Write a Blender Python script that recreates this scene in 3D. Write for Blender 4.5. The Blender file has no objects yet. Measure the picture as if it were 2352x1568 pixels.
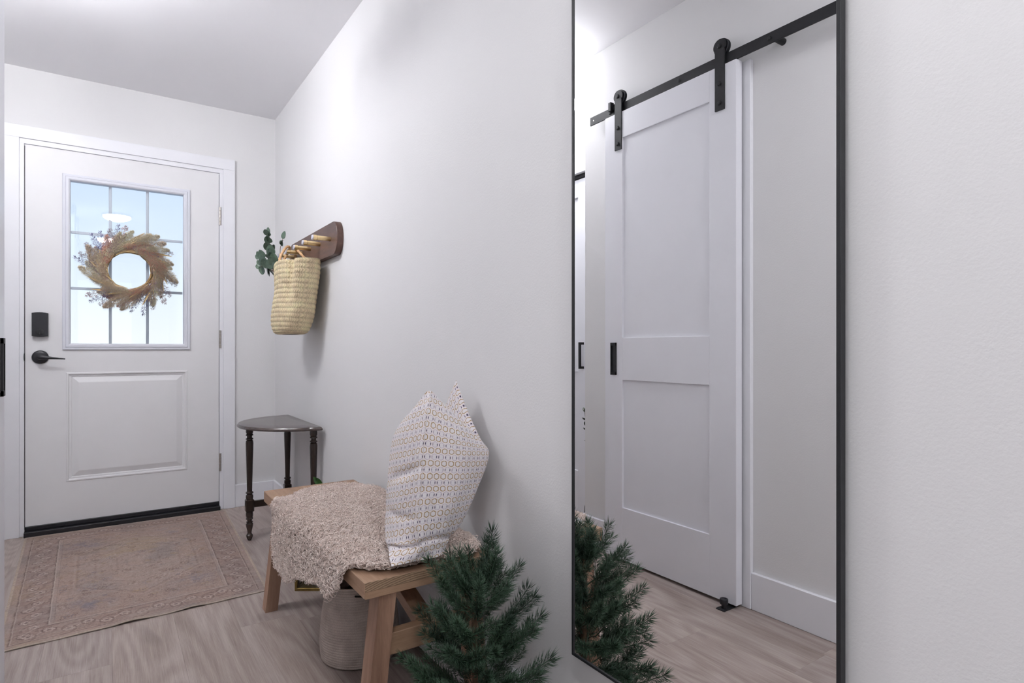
import bpy, math, random
import numpy as np
from mathutils import Vector, Matrix
random.seed(7)
RNG = np.random.default_rng(7)
PI = math.pi
SC = bpy.context.scene
COL = SC.collection

# ------------------------------------------------------------------ camera
cam_d = bpy.data.cameras.new('camera')
cam_d.sensor_width = 36.0
cam_d.lens = 1349.4 * 36.0 / 2352.0
cam_d.shift_y = 16.25 / 2352.0
cam_d.clip_start = 0.02
cam = bpy.data.objects.new('camera', cam_d)
cam.location = (-0.8794, 0.0, 0.9746)
cam.rotation_euler = (PI / 2, 0, -0.6022)
COL.objects.link(cam)
SC.camera = cam

# ------------------------------------------------------------------ view
SC.view_settings.view_transform = 'Standard'
SC.view_settings.look = 'None'
SC.view_settings.gamma = 1.0
SC.view_settings.use_curve_mapping = False
SC.view_settings.exposure = 0.10

# ------------------------------------------------------------------ lamp strengths (ceiling fixtures plus added fill lamps)
BULB_FOYER = 166.0
BULB_HALL = 46.0
FILL_ENTRY = 170.0
FILL_FOYER = 17.0
FILL_ROOM = 74.0
BULB_COL = (0.965, 0.975, 1.0)

# ------------------------------------------------------------------ sky
W = bpy.data.worlds.new('winter_sky')
SC.world = W
W.use_nodes = True
nt = W.node_tree
nt.nodes.clear()
o = nt.nodes.new('ShaderNodeOutputWorld')
bg = nt.nodes.new('ShaderNodeBackground')
tc = nt.nodes.new('ShaderNodeTexCoord')
sp = nt.nodes.new('ShaderNodeSeparateXYZ')
cr = nt.nodes.new('ShaderNodeValToRGB')
cr.color_ramp.elements[0].position = 0.0
cr.color_ramp.elements[0].color = (0.98, 0.985, 1.0, 1)
cr.color_ramp.elements[1].position = 0.34
cr.color_ramp.elements[1].color = (0.56, 0.71, 0.95, 1)
e = cr.color_ramp.elements.new(0.12)
e.color = (0.80, 0.88, 1.0, 1)
nt.links.new(tc.outputs['Generated'], sp.inputs[0])
nt.links.new(sp.outputs['Z'], cr.inputs[0])
nt.links.new(cr.outputs[0], bg.inputs[0])
nt.links.new(bg.outputs[0], o.inputs[0])
bg.inputs[1].default_value = 1.13


# ------------------------------------------------------------------ helpers
def lin(c):
    c = np.asarray(c, float) / 255.0
    return np.where(c <= 0.04045, c / 12.92, ((c + 0.055) / 1.055) ** 2.4)


def L(r, g, b):
    v = lin((r, g, b))
    return (float(v[0]), float(v[1]), float(v[2]), 1.0)


class G:
    """small node graph writer"""
    def __init__(s, name):
        s.m = bpy.data.materials.new(name)
        s.m.use_nodes = True
        s.t = s.m.node_tree
        s.t.nodes.clear()
        s.out = s.n('ShaderNodeOutputMaterial')
        s.b = s.n('ShaderNodeBsdfPrincipled')
        s.l(s.b.outputs[0], s.out.inputs[0])

    def n(s, kind, **kw):
        nd = s.t.nodes.new(kind)
        for k, v in kw.items():
            setattr(nd, k, v)
        return nd

    def l(s, a, b):
        s.t.links.new(a, b)

    def setb(s, **kw):
        for k, v in kw.items():
            k = k.replace('_', ' ')
            s.b.inputs[k].default_value = v
        return s

    def math(s, op, a, b=None, c=None):
        nd = s.n('ShaderNodeMath', operation=op)
        for i, v in enumerate((a, b, c)):
            if v is None:
                continue
            if isinstance(v, (int, float)):
                nd.inputs[i].default_value = v
            else:
                s.l(v, nd.inputs[i])
        return nd.outputs[0]

    def coord(s, which='Object', scale=(1, 1, 1), rnd=False, rot=(0, 0, 0)):
        t = s.n('ShaderNodeTexCoord')
        mp = s.n('ShaderNodeMapping')
        mp.inputs['Scale'].default_value = scale
        mp.inputs['Rotation'].default_value = rot
        s.l(t.outputs[which], mp.inputs[0])
        if rnd:
            oi = s.n('ShaderNodeObjectInfo')
            mul = s.n('ShaderNodeVectorMath', operation='SCALE')
            mul.inputs[0].default_value = (37.0, 53.0, 17.0)
            s.l(oi.outputs['Random'], mul.inputs['Scale'])
            s.l(mul.outputs[0], mp.inputs['Location'])
        return mp.outputs[0]

    def noise(s, vec, scale, detail=3, rough=0.5, dist=0.0):
        nd = s.n('ShaderNodeTexNoise')
        nd.inputs['Scale'].default_value = scale
        nd.inputs['Detail'].default_value = detail
        nd.inputs['Roughness'].default_value = rough
        nd.inputs['Distortion'].default_value = dist
        if vec is not None:
            s.l(vec, nd.inputs['Vector'])
        return nd.outputs['Fac']

    def ramp(s, fac, stops):
        nd = s.n('ShaderNodeValToRGB')
        cr = nd.color_ramp
        while len(cr.elements) < len(stops):
            cr.elements.new(0.5)
        for el, (p, c) in zip(cr.elements, stops):
            el.position = p
            el.color = c if len(c) == 4 else (*c, 1)
        s.l(fac, nd.inputs[0])
        return nd.outputs[0]

    def mix(s, fac, a, b, mode='MIX'):
        nd = s.n('ShaderNodeMix', data_type='RGBA', blend_type=mode)
        for i, v in ((0, fac), (6, a), (7, b)):
            if isinstance(v, (int, float)):
                nd.inputs[i].default_value = v
            elif isinstance(v, tuple):
                nd.inputs[i].default_value = v
            else:
                s.l(v, nd.inputs[i])
        return nd.outputs[2]

    def color(s, c):
        if isinstance(c, tuple):
            s.b.inputs['Base Color'].default_value = c
        else:
            s.l(c, s.b.inputs['Base Color'])
        return s

    def bump(s, h, strength=0.3, dist=0.001):
        nd = s.n('ShaderNodeBump')
        nd.inputs['Strength'].default_value = strength
        nd.inputs['Distance'].default_value = dist
        s.l(h, nd.inputs['Height'])
        s.l(nd.outputs[0], s.b.inputs['Normal'])
        return s


def plain(name, col, rough=0.5, metal=0.0, var=0.04, scale=30, bump=0.0, bscale=300, spec=0.5):
    g = G(name)
    g.setb(Roughness=rough, Metallic=metal)
    g.b.inputs['Specular IOR Level'].default_value = spec
    v = g.coord()
    f = g.noise(v, scale, 3)
    a = tuple(max(0, x * (1 - var)) for x in col[:3]) + (1,)
    b = tuple(min(1, x * (1 + var)) for x in col[:3]) + (1,)
    g.color(g.ramp(f, [(0.3, a), (0.7, b)]))
    if bump:
        g.bump(g.noise(v, bscale, 2), bump, 0.001)
    return g.m


def tag(o, label=None, cat=None, group=None, kind=None):
    if label:
        o['label'] = label
    if cat:
        o['category'] = cat
    if group:
        o['group'] = group
    if kind:
        o['kind'] = kind
    return o


def empty(name, loc, label=None, cat=None, group=None, kind=None):
    o = bpy.data.objects.new(name, None)
    o.location = loc
    o.empty_display_size = 0.05
    COL.objects.link(o)
    return tag(o, label, cat, group, kind)


class MB:
    """collects geometry in world coordinates"""
    def __init__(s):
        s.v = []
        s.f = []
        s.nv = 0

    def add(s, verts, faces):
        verts = [tuple(map(float, p)) for p in verts]
        s.f += [tuple(i + s.nv for i in f) for f in faces]
        s.v += verts
        s.nv += len(verts)
        return s

    def box(s, lo, hi, c=0.0, M=None):
        x0, y0, z0 = lo
        x1, y1, z1 = hi
        if c <= 0:
            V = [(x0, y0, z0), (x1, y0, z0), (x1, y1, z0), (x0, y1, z0),
                 (x0, y0, z1), (x1, y0, z1), (x1, y1, z1), (x0, y1, z1)]
            F = [(0, 3, 2, 1), (4, 5, 6, 7), (0, 1, 5, 4), (1, 2, 6, 5), (2, 3, 7, 6), (3, 0, 4, 7)]
        else:
            V = []
            idx = {}
            for i in (0, 1):
                for j in (0, 1):
                    for k in (0, 1):
                        p = [(x0, x1)[i], (y0, y1)[j], (z0, z1)[k]]
                        sg = [(1, -1)[i], (1, -1)[j], (1, -1)[k]]
                        for ax in range(3):
                            q = list(p)
                            for a2 in range(3):
                                if a2 != ax:
                                    q[a2] += sg[a2] * c
                            idx[(i, j, k, ax)] = len(V)
                            V.append(tuple(q))
            F = []
            # ax = face normal axis kept on the face plane
            def quad(a, fix):
                o_ = [b for b in range(3) if b != a]
                r = []
                for (u, w) in ((0, 0), (1, 0), (1, 1), (0, 1)):
                    t = [0, 0, 0]
                    t[a] = fix
                    t[o_[0]] = u
                    t[o_[1]] = w
                    r.append(idx[(t[0], t[1], t[2], a)])
                flip = (a == 1)
                if (fix == 0) != flip:
                    r = r[::-1]
                return tuple(r)
            for a in range(3):
                for fx in (0, 1):
                    F.append(quad(a, fx))
            for i in (0, 1):
                for j in (0, 1):
                    for k in (0, 1):
                        t = (idx[(i, j, k, 0)], idx[(i, j, k, 1)], idx[(i, j, k, 2)])
                        if (i + j + k) % 2 == 0:
                            t = t[::-1]
                        F.append(t)
            for a in range(3):
                o_ = [b for b in range(3) if b != a]
                for u in (0, 1):
                    for w in (0, 1):
                        def key(av, ax):
                            t = [0, 0, 0]
                            t[a] = av
                            t[o_[0]] = u
                            t[o_[1]] = w
                            return idx[(t[0], t[1], t[2], ax)]
                        q = (key(0, o_[0]), key(1, o_[0]), key(1, o_[1]), key(0, o_[1]))
                        F.append(q)
        if M is not None:
            V = [tuple(M @ Vector(p)) for p in V]
        return s.add(V, F)

    def beam(s, a, b, w, h, up=(0, 0, 1), c=0.0):
        """box from a to b, width w along side, h along up"""
        a = Vector(a); b = Vector(b)
        d = (b - a)
        ln = d.length
        d.normalize()
        sd = d.cross(Vector(up)).normalized()
        u = sd.cross(d).normalized()
        M = Matrix((sd, d, u)).transposed().to_4x4()
        M.translation = a
        return s.box((-w / 2, 0, -h / 2), (w / 2, ln, h / 2), c, M)

    def tube(s, pts, rad, n=8, cap=True, taper=None):
        pts = [Vector(p) for p in pts]
        m = len(pts)
        if isinstance(rad, (int, float)):
            rad = [rad] * m
        V = []
        prev = None
        for i, p in enumerate(pts):
            t = (pts[min(i + 1, m - 1)] - pts[max(i - 1, 0)])
            if t.length < 1e-9:
                t = Vector((0, 0, 1))
            t.normalize()
            if prev is None:
                a = Vector((0, 0, 1)) if abs(t.z) < 0.9 else Vector((1, 0, 0))
                u = t.cross(a).normalized()
            else:
                u = (prev - t * prev.dot(t))
                u = u.normalized() if u.length > 1e-6 else t.orthogonal().normalized()
            prev = u
            w = t.cross(u)
            for k in range(n):
                an = 2 * PI * k / n
                V.append(p + (u * math.cos(an) + w * math.sin(an)) * rad[i])
        F = []
        for i in range(m - 1):
            for k in range(n):
                k2 = (k + 1) % n
                F.append((i * n + k, i * n + k2, (i + 1) * n + k2, (i + 1) * n + k))
        if cap:
            F.append(tuple(range(n - 1, -1, -1)))
            F.append(tuple((m - 1) * n + k for k in range(n)))
        return s.add(V, F)

    def lathe(s, prof, center=(0, 0, 0), axis='Z', n=24, a0=0.0, caps=True):
        V = []
        cx, cy, cz = center
        for (r, h) in prof:
            for k in range(n):
                an = a0 + 2 * PI * k / n
                x, y = r * math.cos(an), r * math.sin(an)
                if axis == 'Z':
                    V.append((cx + x, cy + y, cz + h))
                elif axis == 'X':
                    V.append((cx + h, cy + x, cz + y))
                else:
                    V.append((cx + y, cy + h, cz + x))
        F = []
        m = len(prof)
        for i in range(m - 1):
            for k in range(n):
                k2 = (k + 1) % n
                F.append((i * n + k, i * n + k2, (i + 1) * n + k2, (i + 1) * n + k))
        if caps:
            F.append(tuple(range(n - 1, -1, -1)))
            F.append(tuple((m - 1) * n + k for k in range(n)))
        return s.add(V, F)

    def prism(s, poly, z0, z1, axis='Z', c=0.0):
        """extrude polygon list of 2d; axis Z: (x,y); axis X: poly (y,z); axis Y: poly (x,z)"""
        n = len(poly)

        def P(p, h):
            return {'Z': (p[0], p[1], h), 'X': (h, p[0], p[1]), 'Y': (p[0], h, p[1])}[axis]
        V = []
        if c > 0:
            cx = sum(p[0] for p in poly) / n
            cy = sum(p[1] for p in poly) / n
            R = max(math.hypot(p[0] - cx, p[1] - cy) for p in poly)
            k = 1 - c / R
            ins = [(cx + (p[0] - cx) * k, cy + (p[1] - cy) * k) for p in poly]
            rings = [(ins, z0), (poly, z0 + c), (poly, z1 - c), (ins, z1)]
        else:
            rings = [(poly, z0), (poly, z1)]
        for pl, h in rings:
            V += [P(p, h) for p in pl]
        F = []
        for r in range(len(rings) - 1):
            for k in range(n):
                k2 = (k + 1) % n
                F.append((r * n + k, r * n + k2, (r + 1) * n + k2, (r + 1) * n + k))
        F.append(tuple(range(n - 1, -1, -1)))
        F.append(tuple((len(rings) - 1) * n + k for k in range(n)))
        return s.add(V, F)

    def mesh(s, name, shift=(0, 0, 0)):
        me = bpy.data.meshes.new(name)
        V = np.array(s.v, float) - np.array(shift)
        me.from_pydata(V.tolist(), [], s.f)
        import bmesh
        bm = bmesh.new()
        bm.from_mesh(me)
        bmesh.ops.recalc_face_normals(bm, faces=bm.faces)
        bm.to_mesh(me)
        bm.free()
        return me

    def obj(s, name, mat, parent=None, smooth=None, origin=None):
        base = Vector((0, 0, 0))
        pp = parent
        while pp is not None:
            base += pp.location
            pp = pp.parent
        loc = Vector((0, 0, 0))
        if parent is None:
            V = np.array(s.v)
            loc = Vector(origin) if origin is not None else Vector(((V[:, 0].min() + V[:, 0].max()) / 2, (V[:, 1].min() + V[:, 1].max()) / 2, V[:, 2].min()))
        me = s.mesh(name, base + loc)
        if mat is not None:
            me.materials.append(mat)
        o = bpy.data.objects.new(name, me)
        o.location = loc
        COL.objects.link(o)
        o.parent = parent
        if smooth is not None:
            me.shade_smooth()
            if smooth < 180:
                me.set_sharp_from_angle(angle=math.radians(smooth))
        return o


def grid_mesh(name, P, closed_u=False, uv=None):
    """P: array (nv, nu, 3)"""
    nv, nu = P.shape[:2]
    me = bpy.data.meshes.new(name)
    idx = np.arange(nv * nu).reshape(nv, nu)
    if closed_u:
        a = idx[:-1, :]; b = np.roll(idx, -1, 1)[:-1, :]; c = np.roll(idx, -1, 1)[1:, :]; d = idx[1:, :]
    else:
        a = idx[:-1, :-1]; b = idx[:-1, 1:]; c = idx[1:, 1:]; d = idx[1:, :-1]
    F = np.stack([a, b, c, d], -1).reshape(-1, 4)
    me.vertices.add(nv * nu)
    me.vertices.foreach_set('co', P.reshape(-1).astype(np.float32))
    me.loops.add(F.size)
    me.loops.foreach_set('vertex_index', F.reshape(-1).astype(np.int32))
    me.polygons.add(len(F))
    me.polygons.foreach_set('loop_start', (np.arange(len(F)) * 4).astype(np.int32))
    me.update(calc_edges=True)
    me.validate()
    if uv is not None:
        lay = me.uv_layers.new(name='UVMap')
        U = uv[F.reshape(-1)] if not isinstance(uv, tuple) else None
        lay.data.foreach_set('uv', U.reshape(-1).astype(np.float32))
    me.shade_smooth()
    return me, F


def tri_mesh(name, V, F):
    """fast mesh from numpy arrays, F (m,3) or (m,4)"""
    me = bpy.data.meshes.new(name)
    k = F.shape[1]
    me.vertices.add(len(V))
    me.vertices.foreach_set('co', V.reshape(-1).astype(np.float32))
    me.loops.add(F.size)
    me.loops.foreach_set('vertex_index', F.reshape(-1).astype(np.int32))
    me.polygons.add(len(F))
    me.polygons.foreach_set('loop_start', (np.arange(len(F)) * k).astype(np.int32))
    me.update(calc_edges=True)
    return me


def link(name, me, mat, parent=None, loc=(0, 0, 0)):
    if mat is not None and len(me.materials) == 0:
        me.materials.append(mat)
    o = bpy.data.objects.new(name, me)
    o.location = loc
    COL.objects.link(o)
    o.parent = parent
    return o


_perm = RNG.random((64, 256, 256)).astype(np.float32)


def vnoise(x, y, seed=0):
    t = _perm[seed % 64]
    xi = np.floor(x).astype(int); yi = np.floor(y).astype(int)
    fx = x - xi; fy = y - yi
    fx = fx * fx * (3 - 2 * fx); fy = fy * fy * (3 - 2 * fy)
    a = t[xi % 256, yi % 256]; b = t[(xi + 1) % 256, yi % 256]
    c = t[xi % 256, (yi + 1) % 256]; d = t[(xi + 1) % 256, (yi + 1) % 256]
    return (a * (1 - fx) + b * fx) * (1 - fy) + (c * (1 - fx) + d * fx) * fy


def fbm(x, y, seed=0, oct=4):
    s = 0; a = 0.5; tot = 0
    for k in range(oct):
        s = s + a * vnoise(x * 2 ** k, y * 2 ** k, seed + k)
        tot += a
        a *= 0.55
    return s / tot


# ------------------------------------------------------------------ materials
def wall_mat(name, col, peel=0.35):
    g = G(name)
    g.setb(Roughness=0.62)
    g.b.inputs['Specular IOR Level'].default_value = 0.3
    v = g.coord()
    g.color(g.ramp(g.noise(v, 2.5, 3), [(0.3, tuple(x * 0.99 for x in col[:3]) + (1,)), (0.7, col)]))
    g.bump(g.noise(v, 210, 3, 0.55), peel, 0.0012)
    return g.m


M_wall = wall_mat('wall_paint', L(232, 231, 232))
M_ceil = wall_mat('ceiling_paint', L(247, 246, 249), 0.15)
M_trim = plain('trim_paint', L(241, 241, 246), 0.38, 0, 0.01, 10)
M_door = plain('door_paint', L(234, 233, 235), 0.42, 0, 0.012, 8)
M_barn = plain('barn_door_paint', L(237, 237, 243), 0.36, 0, 0.012, 6)
M_black = plain('black_metal', L(25, 26, 30), 0.55, 0.0, 0.15, 60, 0.15, 900)
M_blackplastic = plain('black_plastic', L(28, 29, 35), 0.38, 0, 0.1, 60)
M_rubber = plain('dark_weatherstrip', L(24, 24, 30), 0.5, 0, 0.2, 60)
M_nickel = plain('brushed_nickel', L(178, 172, 166), 0.32, 0.9, 0.12, 80)
M_brass = plain('polished_brass', L(232, 206, 158), 0.28, 1.0, 0.06, 40)
M_brass_old = plain('antique_brass', L(150, 128, 76), 0.38, 0.85, 0.15, 60)
M_marble = plain('white_marble', L(214, 213, 226), 0.25, 0, 0.08, 60)
M_darkwood = None


def wood_mat(name, c0, c1, c2, axis='Y', rough=0.5, scale=1.0, rnd=False, ring=0.5, bump=0.2, lam=None):
    g = G(name)
    g.setb(Roughness=rough)
    sc = {'X': (0.12, 1, 1), 'Y': (1, 0.09, 1), 'Z': (1, 1, 0.1)}[axis]
    v = g.coord('Object', tuple(s * scale for s in sc), rnd)
    big = g.noise(v, 9, 4, 0.55, 0.7)
    mid = g.noise(v, 55, 4, 0.6, 0.2)
    fine = g.noise(v, 320, 3, 0.6)
    f = g.math('ADD', g.math('MULTIPLY', big, 0.5), g.math('ADD', g.math('MULTIPLY', mid, 0.32), g.math('MULTIPLY', fine, 0.18)))
    col = g.ramp(f, [(0.33, c0), (0.5, c1), (0.66, c2)])
    if lam:
        ax_, wd = lam
        t = g.n('ShaderNodeTexCoord')
        sx = g.n('ShaderNodeSeparateXYZ')
        g.l(t.outputs['Object'], sx.inputs[0])
        q = g.math('FLOOR', g.math('DIVIDE', g.math('ADD', sx.outputs[ax_], 3.0), wd))
        wn_ = g.n('ShaderNodeTexWhiteNoise', noise_dimensions='1D')
        g.l(q, wn_.inputs['W'])
        col = g.mix(1.0, col, g.ramp(wn_.outputs['Value'], [(0.0, (0.84, 0.80, 0.79, 1)), (1.0, (1.08, 1.06, 1.05, 1))]), 'MULTIPLY')
    g.color(col)
    g.bump(g.math('ADD', mid, fine), bump, 0.0006)
    return g, f, col


def floor_mat():
    g = G('light_oak_vinyl_plank')
    g.setb(Roughness=0.48)
    g.b.inputs['Specular IOR Level'].default_value = 0.4
    v = g.coord('Object', (1, 0.075, 1), True)
    big = g.noise(v, 7, 4, 0.5, 0.9)
    v4 = g.coord('Object', (1, 0.13, 1), True)
    rings_ = g.math('ADD', g.math('MULTIPLY', g.math('SINE', g.math('MULTIPLY', g.noise(v4, 5.5, 1, 0.4), 95.0)), 0.5), 0.5)
    mid = g.noise(v, 60, 4, 0.65, 0.3)
    v2 = g.coord('Object', (1, 0.02, 1), True)
    fine = g.noise(v2, 420, 4, 0.7)
    v3 = g.coord('Object', (1, 0.4, 1), True)
    knot = g.noise(v3, 6.5, 2, 0.4, 0.6)
    f = g.math('ADD', g.math('MULTIPLY', big, 0.30), g.math('MULTIPLY', rings_, 0.085))
    f = g.math('ADD', f, g.math('MULTIPLY', mid, 0.24))
    f = g.math('ADD', f, g.math('MULTIPLY', fine, 0.36))
    col = g.ramp(f, [(0.30, L(128, 113, 106)), (0.44, L(158, 144, 137)), (0.56, L(176, 164, 158)), (0.70, L(194, 184, 178))])
    kn = g.ramp(knot, [(0.20, (0.62, 0.6, 0.6, 1)), (0.30, (1, 1, 1, 1))])
    col = g.mix(1.0, col, kn, 'MULTIPLY')
    oi = g.n('ShaderNodeObjectInfo')
    tone = g.ramp(oi.outputs['Random'], [(0.0, (0.93, 0.92, 0.93, 1)), (0.5, (1.0, 0.985, 0.97, 1)), (1.0, (1.06, 1.04, 1.05, 1))])
    col = g.mix(1.0, col, tone, 'MULTIPLY')
    g.color(col)
    g.bump(g.math('ADD', mid, fine), 0.22, 0.0006)
    return g.m


M_floor = floor_mat()
g, _, _ = wood_mat('light_oak', L(124, 97, 76), L(158, 128, 104), L(180, 151, 126), 'Y', 0.5, lam=('X', 0.052))
M_oakY = g.m
g, _, _ = wood_mat('oak_leg', L(136, 104, 86), L(168, 134, 112), L(186, 156, 133), 'Z', 0.5, 1.6, lam=('X', 0.011))
M_oakZ = g.m
g, _, _ = wood_mat('oak_rail', L(138, 107, 84), L(166, 134, 108), L(184, 153, 126), 'X', 0.5)
M_oakX = g.m
g, _, _ = wood_mat('walnut', L(62, 43, 37), L(88, 62, 53), L(110, 80, 68), 'Y', 0.42, 1.0)
M_walnut = g.m
g, _, _ = wood_mat('espresso_wood', L(34, 26, 22), L(44, 34, 29), L(58, 46, 40), 'Z', 0.22, 1.0, bump=0.1)
M_esp = g.m
g = G('espresso_table_top')
g.setb(Roughness=0.2)
g.b.inputs['Specular IOR Level'].default_value = 0.75
v = g.coord('Object', (1, 0.12, 1))
g.color(g.ramp(g.noise(v, 40, 4), [(0.3, L(58, 48, 46)), (0.7, L(84, 72, 68))]))
g.bump(g.noise(v, 200, 2), 0.08, 0.0005)
M_esptop = g.m


def endgrain_mat():
    g = G('oak_end_grain')
    g.setb(Roughness=0.55)
    t = g.n('ShaderNodeTexCoord')
    mp = g.n('ShaderNodeMapping')
    mp.inputs['Location'].default_value = (0.02, 0, 0.012)
    g.l(t.outputs['Object'], mp.inputs[0])
    w = g.n('ShaderNodeTexWave', wave_type='RINGS', rings_direction='Y')
    w.inputs['Scale'].default_value = 62
    w.inputs['Distortion'].default_value = 1.5
    g.l(mp.outputs[0], w.inputs['Vector'])
    n = g.noise(mp.outputs[0], 260, 3)
    f = g.math('ADD', g.math('MULTIPLY', w.outputs['Fac'], 0.55), g.math('MULTIPLY', n, 0.45))
    g.color(g.ramp(f, [(0.25, L(122, 98, 78)), (0.75, L(172, 144, 116))]))
    return g.m


M_end = endgrain_mat()


def glass_mat(name, ior=1.5, rough=0.0, boost=1.0):
    g = G(name)
    g.t.nodes.remove(g.b)
    tr = g.n('ShaderNodeBsdfTransparent')
    tr.inputs[0].default_value = (0.97, 0.985, 0.99, 1)
    gl = g.n('ShaderNodeBsdfGlossy')
    gl.inputs['Roughness'].default_value = rough
    fr = g.n('ShaderNodeFresnel')
    fr.inputs[0].default_value = ior
    mx = g.n('ShaderNodeMixShader')
    f = g.math('MULTIPLY', fr.outputs[0], boost)
    g.l(f, mx.inputs[0])
    g.l(tr.outputs[0], mx.inputs[1])
    g.l(gl.outputs[0], mx.inputs[2])
    g.l(mx.outputs[0], g.out.inputs[0])
    return g.m


M_glass = glass_mat('window_glass', 1.5, 0.0, 1.0)
M_shade = glass_mat('lamp_glass', 1.45, 0.02, 1.0)

g = G('mirror_glass')
g.setb(Base_Color=(0.95, 0.955, 0.96, 1), Metallic=1.0, Roughness=0.0)
M_mirror = g.m


def emit(name, col, s):
    g = G(name)
    g.setb(Base_Color=(0.8, 0.8, 0.8, 1))
    g.b.inputs['Emission Color'].default_value = (*col, 1)
    g.b.inputs['Emission Strength'].default_value = s
    return g.m


# ------------------------------------------------------------------ dimensions
H = 2.4344
D = 3.9504
XL = -1.1683            # hall left wall face
XF = -1.452             # foyer left wall face
YE = 2.2467             # hall left wall end
YB = -4.0


def S(name, mb, mat, parent=None, smooth=None, kind='structure', label=None):
    o = mb.obj(name, mat, parent, smooth)
    if parent is None:
        o['kind'] = kind
    if label:
        o['label'] = label
    return o


# floor: base + planks
floor = S('floor', MB().box((-4.6, YB - 0.1, -0.12), (0.1, D + 0.15, -0.003)), M_floor)
floor['label'] = 'light grey-brown oak plank floor'
PW = 0.185
PL = 1.22


def plank_mesh(w, l):
    m = MB().box((0.0001, 0.0001, -0.004), (w - 0.0001, l - 0.0001, 0.0), 0.00035)
    return m.mesh('plank')


pm_cache = {}
seam0 = -0.3135
cols = [seam0 + PW * k for k in range(-22, 2)]
offs = {}
rr = random.Random(4)
for x0 in cols:
    k = round((x0 - seam0) / PW)
    off = rr.random() * PL
    if k == -1:
        off = 2.231 % PL
    if k == -3:
        off = 1.305 % PL
    if k == 0:
        off = 0.95
    if k == -2:
        off = 0.55
    y = off - PL
    while y < D:
        ya = max(y, -0.9)
        yb = min(y + PL, D)
        xa = max(x0, XF if ya > -0.6 else -4.5)
        xb = min(x0 + PW, 0.0)
        if yb - ya > 0.02 and xb - xa > 0.01 and xb > XF - 0.001:
            key = (round(xb - xa, 4), round(yb - ya, 4))
            if key not in pm_cache:
                pm_cache[key] = plank_mesh(*key)
                pm_cache[key].materials.append(M_floor)
            p = bpy.data.objects.new('plank', pm_cache[key])
            p.parent = floor
            p.location = Vector((xa, ya, 0.0)) - floor.location
            COL.objects.link(p)
        y += PL

S('ceiling', MB().box((-4.6, YB - 0.1, H), (0.1, D + 0.15, H + 0.1)), M_ceil)
S('wall_right', MB().box((0.0, YB - 0.1, -0.1), (0.12, D + 0.15, H)), M_wall)
S('wall_left', MB().box((XL - 0.12, -0.6, -0.003), (XL, YE, H)), M_wall)
S('wall_nook', MB().box((XF - 0.1, YE - 0.1, -0.003), (XL - 0.12, YE, H)), M_wall)
# closet wall with opening y 2.45..3.55 z..2.0
CO0, CO1, CZ = 2.52, 3.62, 2.0
mb = MB().box((XF - 0.1, YE, -0.003), (XF, CO0, H)).box((XF - 0.1, CO1, -0.003), (XF, D, H)).box((XF - 0.1, CO0, CZ), (XF, CO1, H))
mb.box((XF - 0.62, CO0 - 0.1, -0.003), (XF - 0.56, CO1 + 0.1, H)).box((XF - 0.56, CO0 - 0.1, -0.003), (XF - 0.1, CO0 - 0.04, H)).box((XF - 0.56, CO1 + 0.04, -0.003), (XF - 0.1, CO1 + 0.1, H))
S('wall_closet', mb, M_wall)
# front wall with door opening
DX0, DX1 = -1.2376, -0.3226
OZ = 2.045
mb = MB().box((XF - 0.1, D, -0.1), (DX0 - 0.022, D + 0.15, H)).box((DX1 + 0.022, D, -0.1), (0.0, D + 0.15, H)).box((DX0 - 0.022, D, OZ + 0.02), (DX1 + 0.022, D + 0.15, H))
S('wall_front', mb, M_wall)
# rest of the home behind the camera
S('wall_side', MB().box((-4.6, YB, -0.003), (-4.5, -0.6, H)), M_wall)
S('wall_partition', MB().box((-4.6, -0.6, -0.003), (XL - 0.12, -0.5, H)), M_wall)
wx0, wx1, wz0, wz1 = -3.7, -0.5, 0.35, 2.15
mb = MB().box((-4.6, YB - 0.1, -0.003), (wx0, YB, H)).box((wx1, YB - 0.1, -0.003), (0.0, YB, H)).box((wx0, YB - 0.1, -0.003), (wx1, YB, wz0)).box((wx0, YB - 0.1, wz1), (wx1, YB, H))
S('wall_back', mb, M_wall)
wn = empty('window_1', ((wx0 + wx1) / 2, YB, wz0), kind='structure')
mb = MB()
mb.box((wx0, YB - 0.08, wz0), (wx1, YB + 0.01, wz0 + 0.05)).box((wx0, YB - 0.08, wz1 - 0.05), (wx1, YB + 0.01, wz1))
for xx in (wx0, wx0 + 1.05, wx1 - 1.1, wx1 - 0.05):
    mb.box((xx, YB - 0.08, wz0), (xx + 0.05, YB + 0.01, wz1))
mb.obj('window_frame', M_trim, wn)
MB().box((wx0, YB - 0.05, wz0), (wx1, YB - 0.045, wz1)).obj('pane', M_glass, wn)

# baseboards
BH = 0.1375


def baseboard(name, pts_box):
    mb = MB()
    for lo, hi in pts_box:
        mb.box(lo, hi, 0.002)
    return S(name, mb, M_trim)


baseboard('baseboard_right', [((-0.015, YB, 0), (0.0, D, BH))])
baseboard('baseboard_front', [((-0.2385, D - 0.015, 0), (-0.015, D, BH)), ((XF, D - 0.015, 0), (-1.3233, D, BH))])
baseboard('baseboard_left', [((XL, -0.6, 0), (XL + 0.015, 1.3033, BH)), ((XL, 2.07, 0), (XL + 0.015, YE + 0.015, BH)), ((XF, YE, 0), (XL + 0.015, YE + 0.015, BH))])
baseboard('baseboard_closet', [((XF, YE + 0.015, 0), (XF + 0.015, CO0 - 0.08, BH)), ((XF, CO1 + 0.08, 0), (XF + 0.015, D, BH))])

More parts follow.
